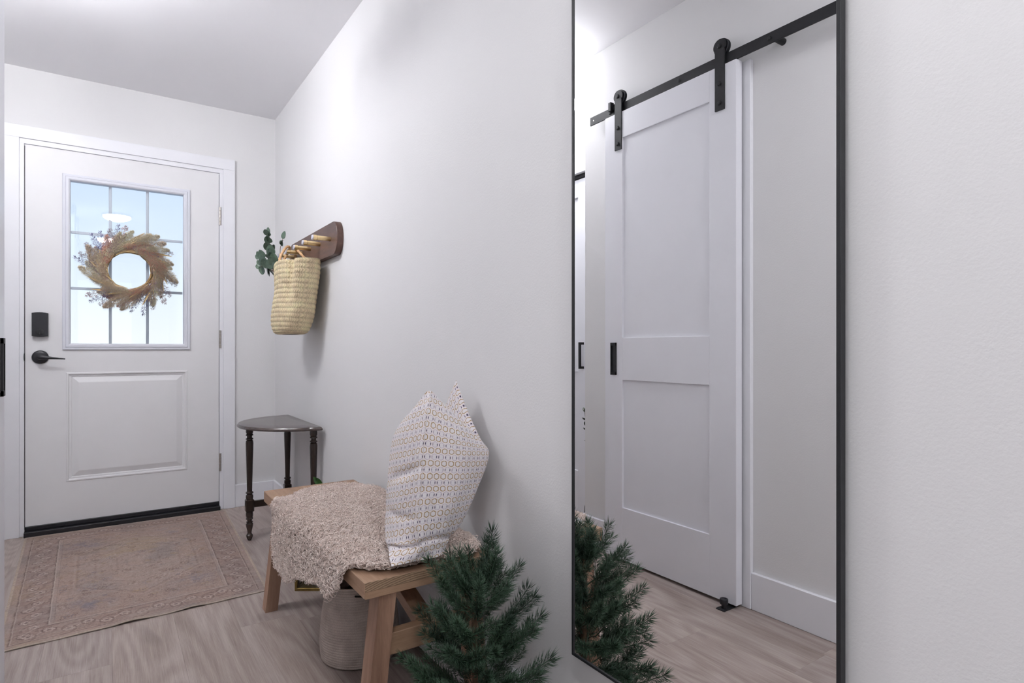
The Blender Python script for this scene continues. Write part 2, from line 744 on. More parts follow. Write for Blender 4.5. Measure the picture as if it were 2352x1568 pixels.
# ---- entry door casing
tr = empty('trim_1', (-0.78, D, 0), kind='structure')
cz = 2.0632
ct = 2.1281
for nm, lo, hi in (('casing_side', (-1.3233, D - 0.0204, 0), (-1.2568, D, cz)), ('casing_side', (-0.3032, D - 0.0204, 0), (-0.2385, D, cz)), ('casing_head', (-1.3233, D - 0.0204, cz), (-0.2385, D, ct))):
    MB().box(lo, hi, 0.0015).obj(nm, M_trim, tr)
for nm, lo, hi in (('jamb', (-1.2568, D - 0.012, 0.0), (DX0 - 0.0005, D + 0.15, 2.0375)), ('jamb', (DX1 - 0.0005 + 0.0, D - 0.012, 0.0), (-0.3032, D + 0.15, 2.0375)), ('jamb', (-1.2568, D - 0.012, 2.0375), (-0.3032, D + 0.15, cz))):
    MB().box(lo, hi, 0.001).obj(nm, M_trim, tr)
MB().box((DX0, D - 0.001, 2.030), (DX1, D + 0.06, 2.0375)).obj('weatherstrip', M_trim, tr)
MB().box((DX0 - 0.0015, D + 0.005, 0.03), (DX0 + 0.004, D + 0.06, 2.03)).box((DX1 - 0.004, D + 0.005, 0.03), (DX1 + 0.0015, D + 0.06, 2.03)).obj('weatherstrip', M_rubber, tr)
th = empty('threshold', (-0.78, D, 0), kind='structure', label='black threshold strip under the entry door')
MB().box((DX0, 3.905, 0), (DX1, D + 0.14, 0.026), 0.002).obj('sill', M_rubber, th)
MB().box((DX0 + 0.002, 3.938, 0.026), (DX1 - 0.002, 3.98, 0.0495), 0.003).obj('door_sweep', M_rubber, th)

# ---- entry door
d1 = empty('door_1', (-0.78, 3.965, 0.05), kind='structure', label='white entry door with nine-lite window and raised lower panel')
fx0, fx1, fz0, fz1 = -1.0812, -0.4795, 0.9675, 1.9102
gx0, gx1, gz0, gz1 = -1.0459, -0.5168, 0.9985, 1.888
px0, px1, pz0, pz1 = -1.0655, -0.4935, 0.2600, 0.8470
YD = 3.945
mb = MB()
X0, X1, Z0, Z1 = DX0 + 0.003, DX1 - 0.003, 0.0495, 2.0351
for lo, hi in (((X0, Z0), (fx0 + 0.01, Z1)), ((fx1 - 0.01, Z0), (X1, Z1)), ((fx0 + 0.01, fz1 - 0.01), (fx1 - 0.01, Z1)),
               ((fx0 + 0.01, pz1), (fx1 - 0.01, fz0 + 0.01)), ((fx0 + 0.01, Z0), (fx1 - 0.01, pz0))):
    mb.box((lo[0], YD, lo[1]), (hi[0], YD + 0.044, hi[1]))
mb.box((fx0 + 0.01, YD, pz0), (px0, YD + 0.044, pz1)).box((px1, YD, pz0), (fx1 - 0.01, YD + 0.044, pz1))
mb.obj('door_slab', M_door, d1)


def ring_profile(mb, x0, x1, z0, z1, prof):
    """prof list of (inset, y)"""
    V = []
    for (i, y) in prof:
        V += [(x0 + i, y, z0 + i), (x1 - i, y, z0 + i), (x1 - i, y, z1 - i), (x0 + i, y, z1 - i)]
    F = []
    for r in range(len(prof) - 1):
        for k in range(4):
            F.append((r * 4 + k, r * 4 + (k + 1) % 4, (r + 1) * 4 + (k + 1) % 4, (r + 1) * 4 + k))
    mb.add(V, F)
    return V[-4:]


mb = MB()
V = ring_profile(mb, px0, px1, pz0, pz1, [(0, YD), (0.004, YD - 0.003), (0.010, YD - 0.003), (0.014, YD + 0.006), (0.022, YD + 0.006), (0.026, YD + 0.010), (0.052, YD + 0.001), (0.056, YD + 0.0)])
mb.add(V, [(0, 1, 2, 3)])
mb.box((px0, YD + 0.03, pz0), (px1, YD + 0.044, pz1))
mb.obj('raised_panel', M_door, d1)
mb = MB()
ring_profile(mb, fx0, fx1, fz0, fz1, [(0.0, YD + 0.001), (0.0, YD - 0.008), (0.004, YD - 0.011), (0.012, YD - 0.011), (0.014, YD - 0.009), (0.016, YD - 0.013), (0.026, YD - 0.013), (0.032, YD - 0.009), (0.0345, YD - 0.004), (0.035, YD + 0.03)])
M_lite = plain('window_surround_paint', L(224, 225, 234), 0.4, 0, 0.01, 10)
mb.obj('window_frame', M_lite, d1)
mb = MB()
yb = YD + 0.026
for i in (1, 2):
    xx = gx0 + (gx1 - gx0) * i / 3
    mb.box((xx - 0.007, yb, gz0), (xx + 0.007, yb + 0.007, gz1), 0.002)
bars = mb.obj('grille_bar', M_lite, d1)
mb = MB()
for i in (1, 2):
    zz = gz0 + (gz1 + 0.02 - gz0) * i / 3
    mb.box((gx0, yb + 0.0005, zz - 0.0075), (gx1, yb + 0.0065, zz + 0.0075), 0.002)
mb.obj('grille_bar', M_lite, d1)
MB().box((gx0 - 0.005, YD + 0.012, gz0 - 0.005), (gx1 + 0.005, YD + 0.015, gz1 + 0.005)).obj('glass_pane', M_glass, d1)
MB().box((gx0 - 0.005, YD + 0.037, gz0 - 0.005), (gx1 + 0.005, YD + 0.040, gz1 + 0.005)).obj('glass_pane', M_glass, d1)
for zc in (1.777, 1.031, 0.2865):
    mb = MB()
    for k in range(5):
        mb.lathe([(0.0062, 0.0004), (0.0068, 0.001), (0.0068, 0.0206), (0.0062, 0.0212)], (-0.3205, 3.936, zc - 0.054 + 0.0216 * k), 'Z', 12)
    mb.box((-0.3215, 3.941, zc - 0.054), (-0.3125, 3.9445, zc + 0.054))
    hn = mb.obj('hinge', M_nickel, d1, 40)
# deadbolt
mb = MB()
poly = []
for k in range(13):
    t = k / 12
    poly.append((-1.2066 + 0.0677 * t, 1.160 + 0.0045 * math.sin(PI * t)))
for k in range(13):
    t = 1 - k / 12
    poly.append((-1.2066 + 0.0677 * t, 1.0405 - 0.0045 * math.sin(PI * t)))
mb.prism(poly, 3.917, YD, 'Y', 0.003)
db = mb.obj('deadbolt', M_blackplastic, d1, 30)
MB().lathe([(0.017, 0), (0.017, -0.003), (0.0155, -0.0035)], (-1.1727, 3.917, 1.0615), 'Y', 28).obj('dial', M_black, db, 30)
mb = MB().box((-1.1765, 3.903, 1.047), (-1.169, 3.9145, 1.076), 0.002)
mb.obj('thumb_turn', M_black, db)
# lever
mb = MB().lathe([(0.0355, 0), (0.0355, -0.006), (0.033, -0.010), (0.024, -0.013), (0.013, -0.014), (0.012, -0.030)], (-1.173, YD, 0.9296), 'Y', 40)
hd = mb.obj('door_handle', M_blackplastic, d1, 40)
mb = MB().tube([(-1.173, 3.914, 0.9296), (-1.173, 3.899, 0.9296), (-1.163, 3.894, 0.929), (-1.13, 3.892, 0.926), (-1.09, 3.892, 0.922), (-1.066, 3.892, 0.920)], [0.013, 0.013, 0.0115, 0.007, 0.004, 0.0028], 14)
mb.obj('lever', M_blackplastic, hd, 50)
mb = MB().lathe([(0.019, 0), (0.019, 0.003), (0.012, 0.004)], (DX0 - 0.0009, YD - 0.006, 0.9306), 'X', 20)
mb.obj('latch_plate', M_black, d1, 40)

# ---- outside: snow
def snow():
    n = 60
    xs = np.linspace(-14, 12, n)
    ys = np.linspace(D + 0.15, 40, n)
    X, Y = np.meshgrid(xs, ys)
    Z = -0.25 + 0.25 * fbm(X * 0.4, Y * 0.4, 3) + 0.03 * (Y - 4)
    me, _ = grid_mesh('snow_ground', np.stack([X, Y, Z], -1))
    return me


M_snow = plain('snow', (0.9, 0.93, 0.97, 1), 0.8, 0, 0.03, 3)
sn = link('snow_ground', snow(), M_snow)
sn['kind'] = 'structure'

# ---- sliding (barn) door on hall left wall.  x positions: face of door
XD = -1.1047
XDb = XD - 0.035
yA, yBn = 1.3325, 2.034


def recess_panel(mbp, y0, y1, z0, z1, x, dep):
    pass


d2 = empty('door_2', (XD, 1.68, 0.0), kind='structure', label='white two-panel sliding barn door on the hall wall')
P1 = (1.452, 1.9228, 1.0240, 1.9360)
P2 = (1.448, 1.9201, 0.2500, 0.8320)
zb, zt = 0.0130, 2.0563
bx = lambda y0, y1, z0, z1, c=0.0008, xf=XD: MB().box((XDb, y0, z0), (xf, y1, z1), c)
bx(yA, P1[0], zb, zt).obj('stile', M_barn, d2)
bx(P1[1], yBn, zb, zt).obj('stile', M_barn, d2)
bx(P1[0], P1[1], P1[3], zt).obj('rail', M_barn, d2)
bx(P1[0], P1[1], P2[3], P1[2]).obj('rail', M_barn, d2)
bx(P1[0], P1[1], zb, P2[2]).obj('rail', M_barn, d2)
for p in (P1, P2):
    MB().box((XDb + 0.008, P1[0] - 0.001, p[2] - 0.002), (XD - 0.010, P1[1] + 0.001, p[3] + 0.002)).obj('panel', M_barn, d2)
# pull
mb = MB()
y0, y1, z0, z1 = 1.958, 1.993, 0.853, 1.0015
mb.box((XD, y0, z0), (XD + 0.0065, y0 + 0.005, z1)).box((XD, y1 - 0.005, z0), (XD + 0.0065, y1, z1)).box((XD, y0, z0), (XD + 0.0065, y1, z0 + 0.014)).box((XD, y0, z1 - 0.014), (XD + 0.0065, y1, z1)).box((XD, y0, z0), (XD + 0.001, y1, z1))
mb.obj('pull_handle', M_black, d2)
# hangers
for yc in (1.9441, 1.4015):
    w = 0.0208
    poly = [(yc - w, 1.885), (yc + w, 1.885), (yc + w, 2.118)]
    for k in range(0, 17):
        a = -0.45 + (PI + 0.9) * k / 16
        poly.append((yc + 0.0275 * math.cos(a), 2.129 + 0.0275 * math.sin(a)))
    poly.append((yc - w, 2.118))
    hg = MB().prism(poly, XD + 0.0005, XD + 0.0062, 'X').obj('hanger', M_black, d2, 35)
    for zz in (1.912, 1.985, 2.129):
        MB().lathe([(0.009, 0), (0.009, 0.004), (0.006, 0.0065)], (XD + 0.0062, yc, zz), 'X', 6).obj('bolt', M_black, hg)
    mb = MB().lathe([(0.022, -0.004), (0.031, -0.004), (0.033, -0.006), (0.033, -0.009), (0.0285, -0.011), (0.0285, -0.016), (0.033, -0.018), (0.033, -0.021), (0.02, -0.022)], (XD + 0.0015, yc, 2.129), 'X', 36)
    mb.obj('roller', M_blackplastic, hg, 40)
# rail
rl = empty('door_rail', (XD - 0.01, 1.2, 2.08), 'black flat steel track above the sliding barn door', 'door track')
xr0, xr1 = XD - 0.0165, XD - 0.010
MB().box((xr0, 0.30, 2.0603), (xr1, 2.150, 2.1005), 0.0008).obj('bar', M_black, rl)
for yy in (0.805, 1.205, 1.607, 2.01):
    MB().lathe([(0.0125, 0), (0.0125, xr0 - XL)], (XL, yy - 0.02, 2.0735), 'X', 20).obj('spacer', M_black, rl, 40)
    MB().lathe([(0.008, 0), (0.008, 0.003), (0.005, 0.005)], (xr1, yy, 2.079), 'X', 6).obj('bolt', M_black, rl)
mb = MB().box((xr1, 1.985, 2.076), (xr1 + 0.022, 2.003, 2.118), 0.002).box((xr1, 1.975, 2.079), (xr1 + 0.010, 1.985, 2.108), 0.002)
mb.obj('end_stop', M_black, rl)
MB().lathe([(0.003, 0), (0.003, 0.001)], (xr1, 2.125, 2.08), 'X', 10).obj('bolt', M_nickel, rl)
# casing of the opening behind barn door
t2 = empty('trim_2', (XL, 1.7, 0), kind='structure')
MB().box((XL, 1.3033, 0), (XL + 0.018, 1.345, 2.058), 0.002).obj('casing_side', M_trim, t2)
MB().box((XL, 2.028, 0), (XL + 0.018, 2.07, 2.058), 0.002).obj('casing_side', M_trim, t2)
MB().box((XL, 1.345, 2.01), (XL + 0.018, 2.028, 2.058), 0.002).obj('casing_head', M_trim, t2)
# floor guide
fg = empty('floor_guide', (-1.075, 1.36, 0), 'black roller guide on the floor at the barn door corner', 'door guide')
MB().box((-1.145, 1.345, 0.0), (-1.050, 1.382, 0.004), 0.001).obj('plate', M_black, fg)
MB().lathe([(0.009, 0.004), (0.009, 0.018), (0.0145, 0.019), (0.0155, 0.021), (0.0155, 0.036), (0.0145, 0.038), (0.010, 0.038), (0.0095, 0.0365), (0.004, 0.0365)], (-1.0745, 1.364, 0), 'Z', 28).obj('roller', M_blackplastic, fg, 40)

# ---- closet bifold door
d3 = empty('door_3', (XF, 3.07, 0), kind='structure', label='white bifold closet door reflected at the mirror edge')
for (ya, yb_) in ((CO0 + 0.005, 3.068), (3.072, CO1 - 0.005)):
    xa, xb = XF - 0.045, XF - 0.012
    st = 0.118
    z0, z1 = 0.012, 1.972
    MB().box((xa, ya, z0), (xb, ya + st, z1), 0.0008).obj('stile', M_barn, d3)
    MB().box((xa, yb_ - st, z0), (xb, yb_, z1), 0.0008).obj('stile', M_barn, d3)
    for (q0, q1) in ((z0, 0.2528), (0.838, 1.027), (1.8686, z1)):
        MB().box((xa, ya + st, q0), (xb, yb_ - st, q1), 0.0008).obj('rail', M_barn, d3)
    for (q0, q1) in ((0.2528, 0.838), (1.027, 1.8686)):
        MB().box((xa + 0.008, ya + st, q0), (xb - 0.011, yb_ - st, q1)).obj('panel', M_barn, d3)
MB().box((XF - 0.04, CO0, 1.978), (XF - 0.006, CO1, 1.998)).obj('track', M_black, d3)
mb = MB().box((XF - 0.012, 2.590, 0.8568), (XF + 0.014, 2.602, 0.8708)).box((XF - 0.012, 2.590, 0.9973), (XF + 0.014, 2.602, 1.0113)).box((XF + 0.008, 2.590, 0.8568), (XF + 0.022, 2.602, 1.0113), 0.001)
mb.obj('pull_handle', M_black, d3)
t3 = empty('trim_3', (XF, 3.07, 0), kind='structure')
MB().box((XF, CO0 - 0.075, 0), (XF + 0.018, CO0, 2.075), 0.0015).obj('casing_side', M_trim, t3)
MB().box((XF, CO1, 0), (XF + 0.018, CO1 + 0.075, 2.075), 0.0015).obj('casing_side', M_trim, t3)
MB().box((XF, CO0, 2.0), (XF + 0.018, CO1, 2.075), 0.0015).obj('casing_head', M_trim, t3)

# ---- wall mirror
mr = empty('wall_mirror', (0, 0.71, 0.2955), 'tall wall mirror with a thin black metal frame', 'mirror')
my0, my1, mz0, mz1 = 0.4197, 1.0035, 0.2934, 1.97
fw = 0.0066
mb = MB()
for lo, hi in (((my0, mz0), (my0 + fw, mz1)), ((my1 - fw, mz0), (my1, mz1)), ((my0 + fw, mz0), (my1 - fw, mz0 + fw)), ((my0 + fw, mz1 - fw), (my1 - fw, mz1))):
    mb.box((-0.0290, lo[0], lo[1]), (-0.0150, hi[0], hi[1]), 0.0008)
mb.obj('frame', M_black, mr)
MB().box((-0.0265, my0 + fw - 0.002, mz0 + fw - 0.002), (-0.0215, my1 - fw + 0.002, mz1 - fw + 0.002)).obj('glass', M_mirror, mr)
MB().box((-0.0215, my0 + 0.004, mz0 + 0.004), (-0.017, my1 - 0.004, mz1 - 0.004)).box((-0.017, my0 + 0.06, mz0 + 0.3), (0.0, my1 - 0.06, mz0 + 0.34)).box((-0.017, my0 + 0.06, mz1 - 0.2), (0.0, my1 - 0.06, mz1 - 0.16)).obj('backing', M_blackplastic, mr)

# ---- ceiling fixtures
def semi_flush(loc, strength, label, n=4, rb=0.034):
    """metal plate and rod with bare opal bulbs on a ring"""
    x, y, z = loc
    f = empty('ceiling_light', loc, label, 'ceiling light')
    MB().lathe([(0.065, 0), (0.065, -0.018), (0.055, -0.024), (0.012, -0.026), (0.010, -0.125), (0.02, -0.128), (0.02, -0.142), (0.004, -0.148)], (x, y, z), 'Z', 32).obj('canopy', M_nickel, f, 40)
    me = emit('lit_bulb', BULB_COL, strength)
    for k in range(n):
        a = 2 * PI * k / n + 0.5
        bx_, by_ = x + 0.085 * math.cos(a), y + 0.085 * math.sin(a)
        MB().tube([(x, y, z - 0.135), (bx_, by_, z - 0.135), (bx_, by_, z - 0.122)], 0.005, 8).obj('arm', M_nickel, f, 60)
        MB().lathe([(rb * 0.35, 0.008), (rb * 0.4, 0.012), (rb * 0.85, 0.012 + rb * 0.55), (rb, 0.012 + rb * 1.1), (rb * 0.75, 0.012 + rb * 1.75), (0.003, 0.012 + rb * 2.05)], (bx_, by_, z - 0.122), 'Z', 16).obj('bulb', me, f, 60)
    return f


def dome_light(loc, strength, label, r=0.13):
    x, y, z = loc
    f = empty('ceiling_light', loc, label, 'ceiling light')
    MB().lathe([(r + 0.008, 0), (r + 0.008, -0.022), (r + 0.002, -0.026), (r - 0.004, -0.022)], (x, y, z), 'Z', 48, caps=False).obj('rim', M_nickel, f, 40)
    pr = [(r * math.cos(t), -0.018 - 0.055 * math.sin(t)) for t in np.linspace(0, PI / 2 * 0.98, 9)]
    MB().lathe(pr, (x, y, z), 'Z', 48).obj('diffuser', emit('lit_opal_glass', BULB_COL, strength), f, 60)
    return f


def fill_globe_light(loc, strength, label, r=0.12):
    """flattened opal globe on a short stem"""
    x, y, z = loc
    f = empty('ceiling_light', loc, label, 'ceiling light')
    MB().lathe([(0.06, 0), (0.06, -0.016), (0.05, -0.022), (0.011, -0.024), (0.009, -0.105), (0.028, -0.108), (0.03, -0.112)], (x, y, z), 'Z', 32).obj('canopy', M_nickel, f, 40)
    pr = [(r * math.cos(t) ** 0.8 if math.cos(t) > 0 else 0.002, -0.150 + 0.040 * math.sin(t)) for t in np.linspace(-PI / 2 * 0.97, PI / 2 * 0.90, 15)]
    MB().lathe(pr, (x, y, z), 'Z', 40).obj('globe', emit('lit_opal_glass', BULB_COL, strength), f, 60)
    return f


semi_flush((-1.27, 2.60, H), BULB_FOYER, 'four-bulb ceiling light in the foyer near the closet')
dome_light((-0.80, 0.22, H), BULB_HALL, 'opal dome ceiling light over the hall')
dome_light((-0.90, -1.45, H), FILL_ENTRY, 'added opal dome fill light where the hall meets the open room', 0.10)  # unseen lamp added to brighten the pillow, throw and hall walls
fill_globe_light((-0.85, 2.40, H), FILL_FOYER, 'added flattened opal globe fill light in the middle of the foyer')  # extra lamp added out of view to lift the foyer ceiling and door
semi_flush((-2.3, -2.3, H), FILL_ROOM, 'added fill light in the open room behind the camera', rb=0.055)  # unseen lamp added as fill from behind the camera

# ================================================================== RUG
def paint_color(me, F, col):
    ca = me.color_attributes.new(name='Pattern', type='FLOAT_COLOR', domain='POINT')
    c4 = np.concatenate([col, np.ones((len(col), 1))], 1).astype(np.float32)
    ca.data.foreach_set('color', c4.reshape(-1))


def rug():
    W_, L_ = 0.925, 1.415
    nu, nv = 560, 820
    U, V = np.meshgrid(np.linspace(0, W_, nu), np.linspace(0, L_, nv))
    base = lin((166, 147, 139))
    C = np.ones(U.shape + (3,)) * base

    def blend(mask, rgb, k=1.0):
        nonlocal C
        m = np.clip(mask, 0, 1)[..., None] * k
        C = C * (1 - m) + lin(rgb) * m
    wu = U + 0.005 * (fbm(U * 30, V * 30, 1) - 0.5)
    wv = V + 0.005 * (fbm(U * 30, V * 30, 5) - 0.5)
    big = fbm(U * 5, V * 5, 9)
    bed = np.minimum(np.minimum(U, W_ - U), np.minimum(V, L_ - V))
    be = np.minimum(np.minimum(wu, W_ - wu), np.minimum(wv, L_ - wv))
    st = lambda x, a, b: np.clip((x - a) / (b - a), 0, 1)
    band = lambda x, c, h, s=0.0012: np.clip(1 - (np.abs(x - c) - h) / s, 0, 1)
    near = np.minimum(V, L_ - V) < np.minimum(U, W_ - U)
    # background tints
    blend(st(fbm(U * 9, V * 9, 12), 0.45, 0.65), (170, 147, 136), 0.6)
    blend(st(fbm(U * 7 + 9, V * 7, 15), 0.5, 0.7), (140, 131, 130), 0.6)
    blend(st(fbm(U * 4 + 30, V * 4, 19), 0.58, 0.72), (166, 145, 118), 0.4)
    # border field
    BW = 0.145
    inb = band(be, 0.5 * (0.03 + BW), 0.5 * (BW - 0.03))
    blend(inb, (142, 120, 114), 0.42)
    # running coordinate along the band
    run = np.where(near, wu, wv)
    q = (be - 0.0875)
    # vine
    vine = np.abs(q - 0.020 * np.sin(run * 2 * PI / 0.12))
    blend(inb * np.clip(1 - (vine - 0.0022) / 0.0015, 0, 1), (190, 172, 162), 0.75)
    ph = (run / 0.06) % 1 - 0.5
    side = np.where(np.floor(run / 0.06) % 2 == 0, 1, -1)
    rr_ = np.hypot(ph * 0.06, q - side * 0.014)
    an = np.arctan2(q - side * 0.014, ph * 0.06)
    pet = 0.0135 * (1 + 0.28 * np.cos(6 * an))
    blend(inb * np.clip(1 - (np.abs(rr_ - pet) - 0.0014) / 0.0012, 0, 1), (194, 176, 166), 0.8)
    blend(inb * np.clip(1 - (rr_ - 0.005) / 0.002, 0, 1), (118, 101, 100), 0.8)
    blend(inb * np.clip(1 - (np.abs(rr_ - 0.021) - 0.0016) / 0.0015, 0, 1) * (fbm(U * 60, V * 60, 22) > 0.48), (112, 92, 90), 0.75)
    scr = np.sin(6.0 * np.log(rr_ / 0.006 + 0.2) + 2 * an)
    blend(inb * st(scr, 0.6, 0.9) * (rr_ > 0.016), (124, 104, 101), 0.6)
    # guard lines
    for c0, h, rgb, k in ((0.0045, 0.0045, (192, 176, 160), 0.7), (0.034, 0.0013, (112, 95, 92), 0.6), (0.0385, 0.001, (188, 172, 162), 0.6), (0.142, 0.0015, (110, 94, 92), 0.65), (0.147, 0.0014, (190, 174, 164), 0.6), (0.161, 0.001, (120, 103, 100), 0.4)):
        blend(band(be if c0 > 0.01 else bed, c0, h), rgb, k)
    # field
    fld = st(be, 0.163, 0.165)
    x = (wu - W_ / 2)
    y = (wv - L_ / 2)
    ax, ay = np.abs(x), np.abs(y)
    hexd = np.maximum(ax / 0.235, (ax * 0.55 + ay * 0.62) / 0.265)
    blend(fld * st(hexd, 1.0, 1.02), (160, 136, 126), 0.45)
    for r0, h, rgb, k in ((1.0, 0.012, (124, 104, 100), 0.38), (1.05, 0.006, (180, 162, 152), 0.28), (0.72, 0.010, (132, 110, 105), 0.3), (0.66, 0.006, (178, 162, 152), 0.22), (0.36, 0.012, (128, 108, 104), 0.25), (0.2, 0.012, (116, 108, 114), 0.3)):
        blend(fld * np.clip(1 - (np.abs(hexd - r0) - h) / 0.012, 0, 1), rgb, k)
    # flowers scattered in the field
    for k in range(330):
        a = RNG.random() * W_; b = RNG.random() * L_
        R0 = 0.006 + 0.009 * RNG.random()
        m0 = (np.abs(U - a) < R0 * 2.2) & (np.abs(V - b) < R0 * 2.2)
        if not m0.any():
            continue
        dx = wu - a; dy = wv - b
        r_ = np.hypot(dx, dy); an_ = np.arctan2(dy, dx) + k
        pr = R0 * (1 + 0.35 * np.cos((3 + k % 4) * an_))
        rgb = [(112, 92, 90), (186, 168, 158), (118, 116, 128), (166, 143, 112)][k % 4]
        blend(fld * m0 * np.clip(1 - (np.abs(r_ - pr) - 0.0016) / 0.0014, 0, 1), rgb, 0.65)
        blend(fld * m0 * np.clip(1 - (r_ - R0 * 0.35) / 0.002, 0, 1), (130, 110, 104), 0.5)
    # spandrel scrolls
    s1 = fbm(U * 38, V * 38, 31)
    blend(fld * np.clip(1 - np.abs(s1 - 0.5) / 0.032, 0, 1) * (hexd > 1.06), (116, 95, 92), 0.6)
    s2 = fbm(U * 26 + 5, V * 26, 41)
    blend(fld * np.clip(1 - np.abs(s2 - 0.52) / 0.028, 0, 1) * (hexd < 0.98), (114, 96, 93), 0.6)
    s3 = fbm(U * 45, V * 45, 36)
    blend(fld * np.clip(1 - np.abs(s3 - 0.47) / 0.030, 0, 1), (186, 170, 160), 0.4)
    # blue wear near two corners of the medallion
    for (a, b) in ((0.66, 0.30), (0.28, 0.27), (0.62, 1.12), (0.25, 1.1)):
        d_ = np.hypot(U - a, (V - b) * 1.1)
        blend(np.clip(1 - d_ / 0.11, 0, 1) * st(fbm(U * 22, V * 22, 51), 0.42, 0.6), (112, 116, 134), 0.55)
    # distress
    d1_ = fbm(U * 14, V * 60, 44, 4)
    blend(st(d1_, 0.5, 0.75), (166, 151, 143), 0.6)
    d2_ = fbm(U * 220, V * 110, 47, 2)
    C *= (0.84 + 0.32 * d2_)[..., None]
    C *= (0.93 + 0.14 * big)[..., None]
    C *= (0.94 + 0.06 * np.sin(V * 2 * PI / 0.0032))[..., None]
    # position
    c00 = np.array([-1.1785, 2.474]); c10 = np.array([-0.3482, 2.505]); c01 = np.array([-1.232, 3.900]); c11 = np.array([-0.300, 3.903])
    u = (U / W_)[..., None]; v = (V / L_)[..., None]
    P2 = c00 * (1 - u) * (1 - v) + c10 * u * (1 - v) + c01 * (1 - u) * v + c11 * u * v
    edge = np.exp(-V / 0.035)
    up = 0.0052 * np.exp(-((U - 0.40) / 0.06) ** 2) + 0.0042 * np.exp(-((U - 0.63) / 0.05) ** 2) + 0.002 * np.sin(U * 18) ** 2
    Z = 0.0030 + up * edge + 0.0006 * fbm(U * 30, V * 30, 60)
    P = np.dstack([P2, Z])
    return P, C.reshape(-1, 3)


P, C = rug()
org = np.array([-0.77, 3.19, 0.0])
me, F = grid_mesh('entry_rug', P - org)
paint_color(me, F, C)
g = G('rug_weave')
g.setb(Roughness=0.95)
g.b.inputs['Specular IOR Level'].default_value = 0.1
a = g.n('ShaderNodeVertexColor')
a.layer_name = 'Pattern'
v = g.coord()
nz = g.noise(v, 900, 2)
g.color(g.mix(1.0, a.outputs[0], g.ramp(nz, [(0.3, (0.86, 0.86, 0.86, 1)), (0.7, (1.1, 1.1, 1.1, 1))]), 'MULTIPLY'))
g.bump(nz, 0.5, 0.001)
r = link('entry_rug', me, g.m, None, tuple(org))
tag(r, 'faded taupe patterned rug lying in front of the entry door', 'rug')
# edge thickness (bound hem) as its own part
rim = np.concatenate([P[0, :, :], P[1:, -1, :], P[-1, -2::-1, :], P[-2:0:-1, 0, :]])
low = rim.copy()
low[:, 2] -= 0.0027
rp = np.stack([rim, low]) - org
me, F = grid_mesh('hem', rp, closed_u=True)
link('hem', me, plain('rug_hem', L(172, 158, 146), 0.9, 0, 0.1, 200), r)

# ================================================================== BENCH
BX0, BX1, BY0, BY1, BZ = -0.3957, -0.0492, 1.2975, 2.3568, 0.4382
bn = empty('bench', ((BX0 + BX1) / 2, (BY0 + BY1) / 2, 0), 'light oak bench with splayed legs against the long wall', 'bench')
MB().box((BX0, BY0 + 0.0015, BZ - 0.040), (BX1, BY1 - 0.0015, BZ), 0.002).obj('seat', M_oakY, bn)
MB().box((BX0 + 0.001, BY0, BZ - 0.0215), (BX1 - 0.001, BY0 + 0.0018, BZ - 0.001)).obj('end_grain', M_end, bn)
MB().box((BX0 + 0.001, BY0 + 0.0004, BZ - 0.0385), (BX1 - 0.001, BY0 + 0.0018, BZ - 0.0221)).obj('end_strip', M_oakX, bn)
MB().box((BX0 + 0.001, BY1 - 0.0018, BZ - 0.039), (BX1 - 0.001, BY1, BZ - 0.001)).obj('end_grain', M_end, bn)


def leg(xt, xb, y0, y1):
    zt_ = BZ - 0.0395
    w = 0.043
    c = 0.002
    poly_t = [(xt, y0), (xt + w, y0), (xt + w, y1), (xt, y1)]
    V = []
    for z, xx in ((0.0, xb), (zt_, xt)):
        V += [(xx, y0, z), (xx + w, y0, z), (xx + w, y1, z), (xx, y1, z)]
    return MB().add(V, [(0, 3, 2, 1), (4, 5, 6, 7), (0, 1, 5, 4), (1, 2, 6, 5), (2, 3, 7, 6), (3, 0, 4, 7)])


for (ya, yb_) in ((1.3050, 1.360), (2.298, 2.350)):
    leg(-0.358, -0.402, ya, yb_).obj('leg', M_oakZ, bn)
    leg(-0.130, -0.090, ya, yb_).obj('leg', M_oakZ, bn)
    yc = (ya + yb_) / 2
    MB().box((-0.340, yc - 0.015, 0.244), (-0.105, yc + 0.015, 0.296), 0.0015).obj('crossbar', M_oakX, bn)
MB().beam((-0.224, 1.348, 0.292), (-0.224, 1.70, 0.400), 0.045, 0.030, c=0.001).obj('brace', M_oakY, bn)
MB().beam((-0.224, 2.308, 0.292), (-0.224, 1.96, 0.400), 0.045, 0.030, c=0.001).obj('brace', M_oakY, bn)

# ================================================================== SHEEPSKIN
FT = 0.0145


def skin_pos(s, t, lift=0.0):
    """s: distance from the wall side over the seat and down the front, t: y"""
    wtop = BX1 - BX0
    s = np.asarray(s, float); t = np.asarray(t, float)
    R0 = 0.022
    on = s < wtop - 0.004
    sb = s - (wtop - 0.004)
    ang = np.clip(sb / R0, 0, PI / 2 * 0.93)
    xx = np.where(on, BX1 - s, BX0 + 0.004 - (R0) * np.sin(ang))
    zz = np.where(on, BZ + FT, BZ + FT - R0 * (1 - np.cos(ang)))
    rest = np.clip(sb - R0 * PI / 2 * 0.93, 0, None)
    xx = xx - rest * 0.11
    zz = zz - rest * 0.99
    # normals
    nx = np.where(on, 0.0, -np.sin(ang))
    nz_ = np.where(on, 1.0, np.cos(ang))
    wob = (fbm(s * 14 + 3, t * 14, 25) - 0.5)
    l2 = lift + 0.012 * wob * np.where(on, 0.5, 1.6)
    l2 = np.maximum(l2, lift - 0.002)
    return np.stack([xx + nx * l2, t + 0 * s, zz + nz_ * l2], -1), np.stack([nx, 0 * s, nz_], -1)


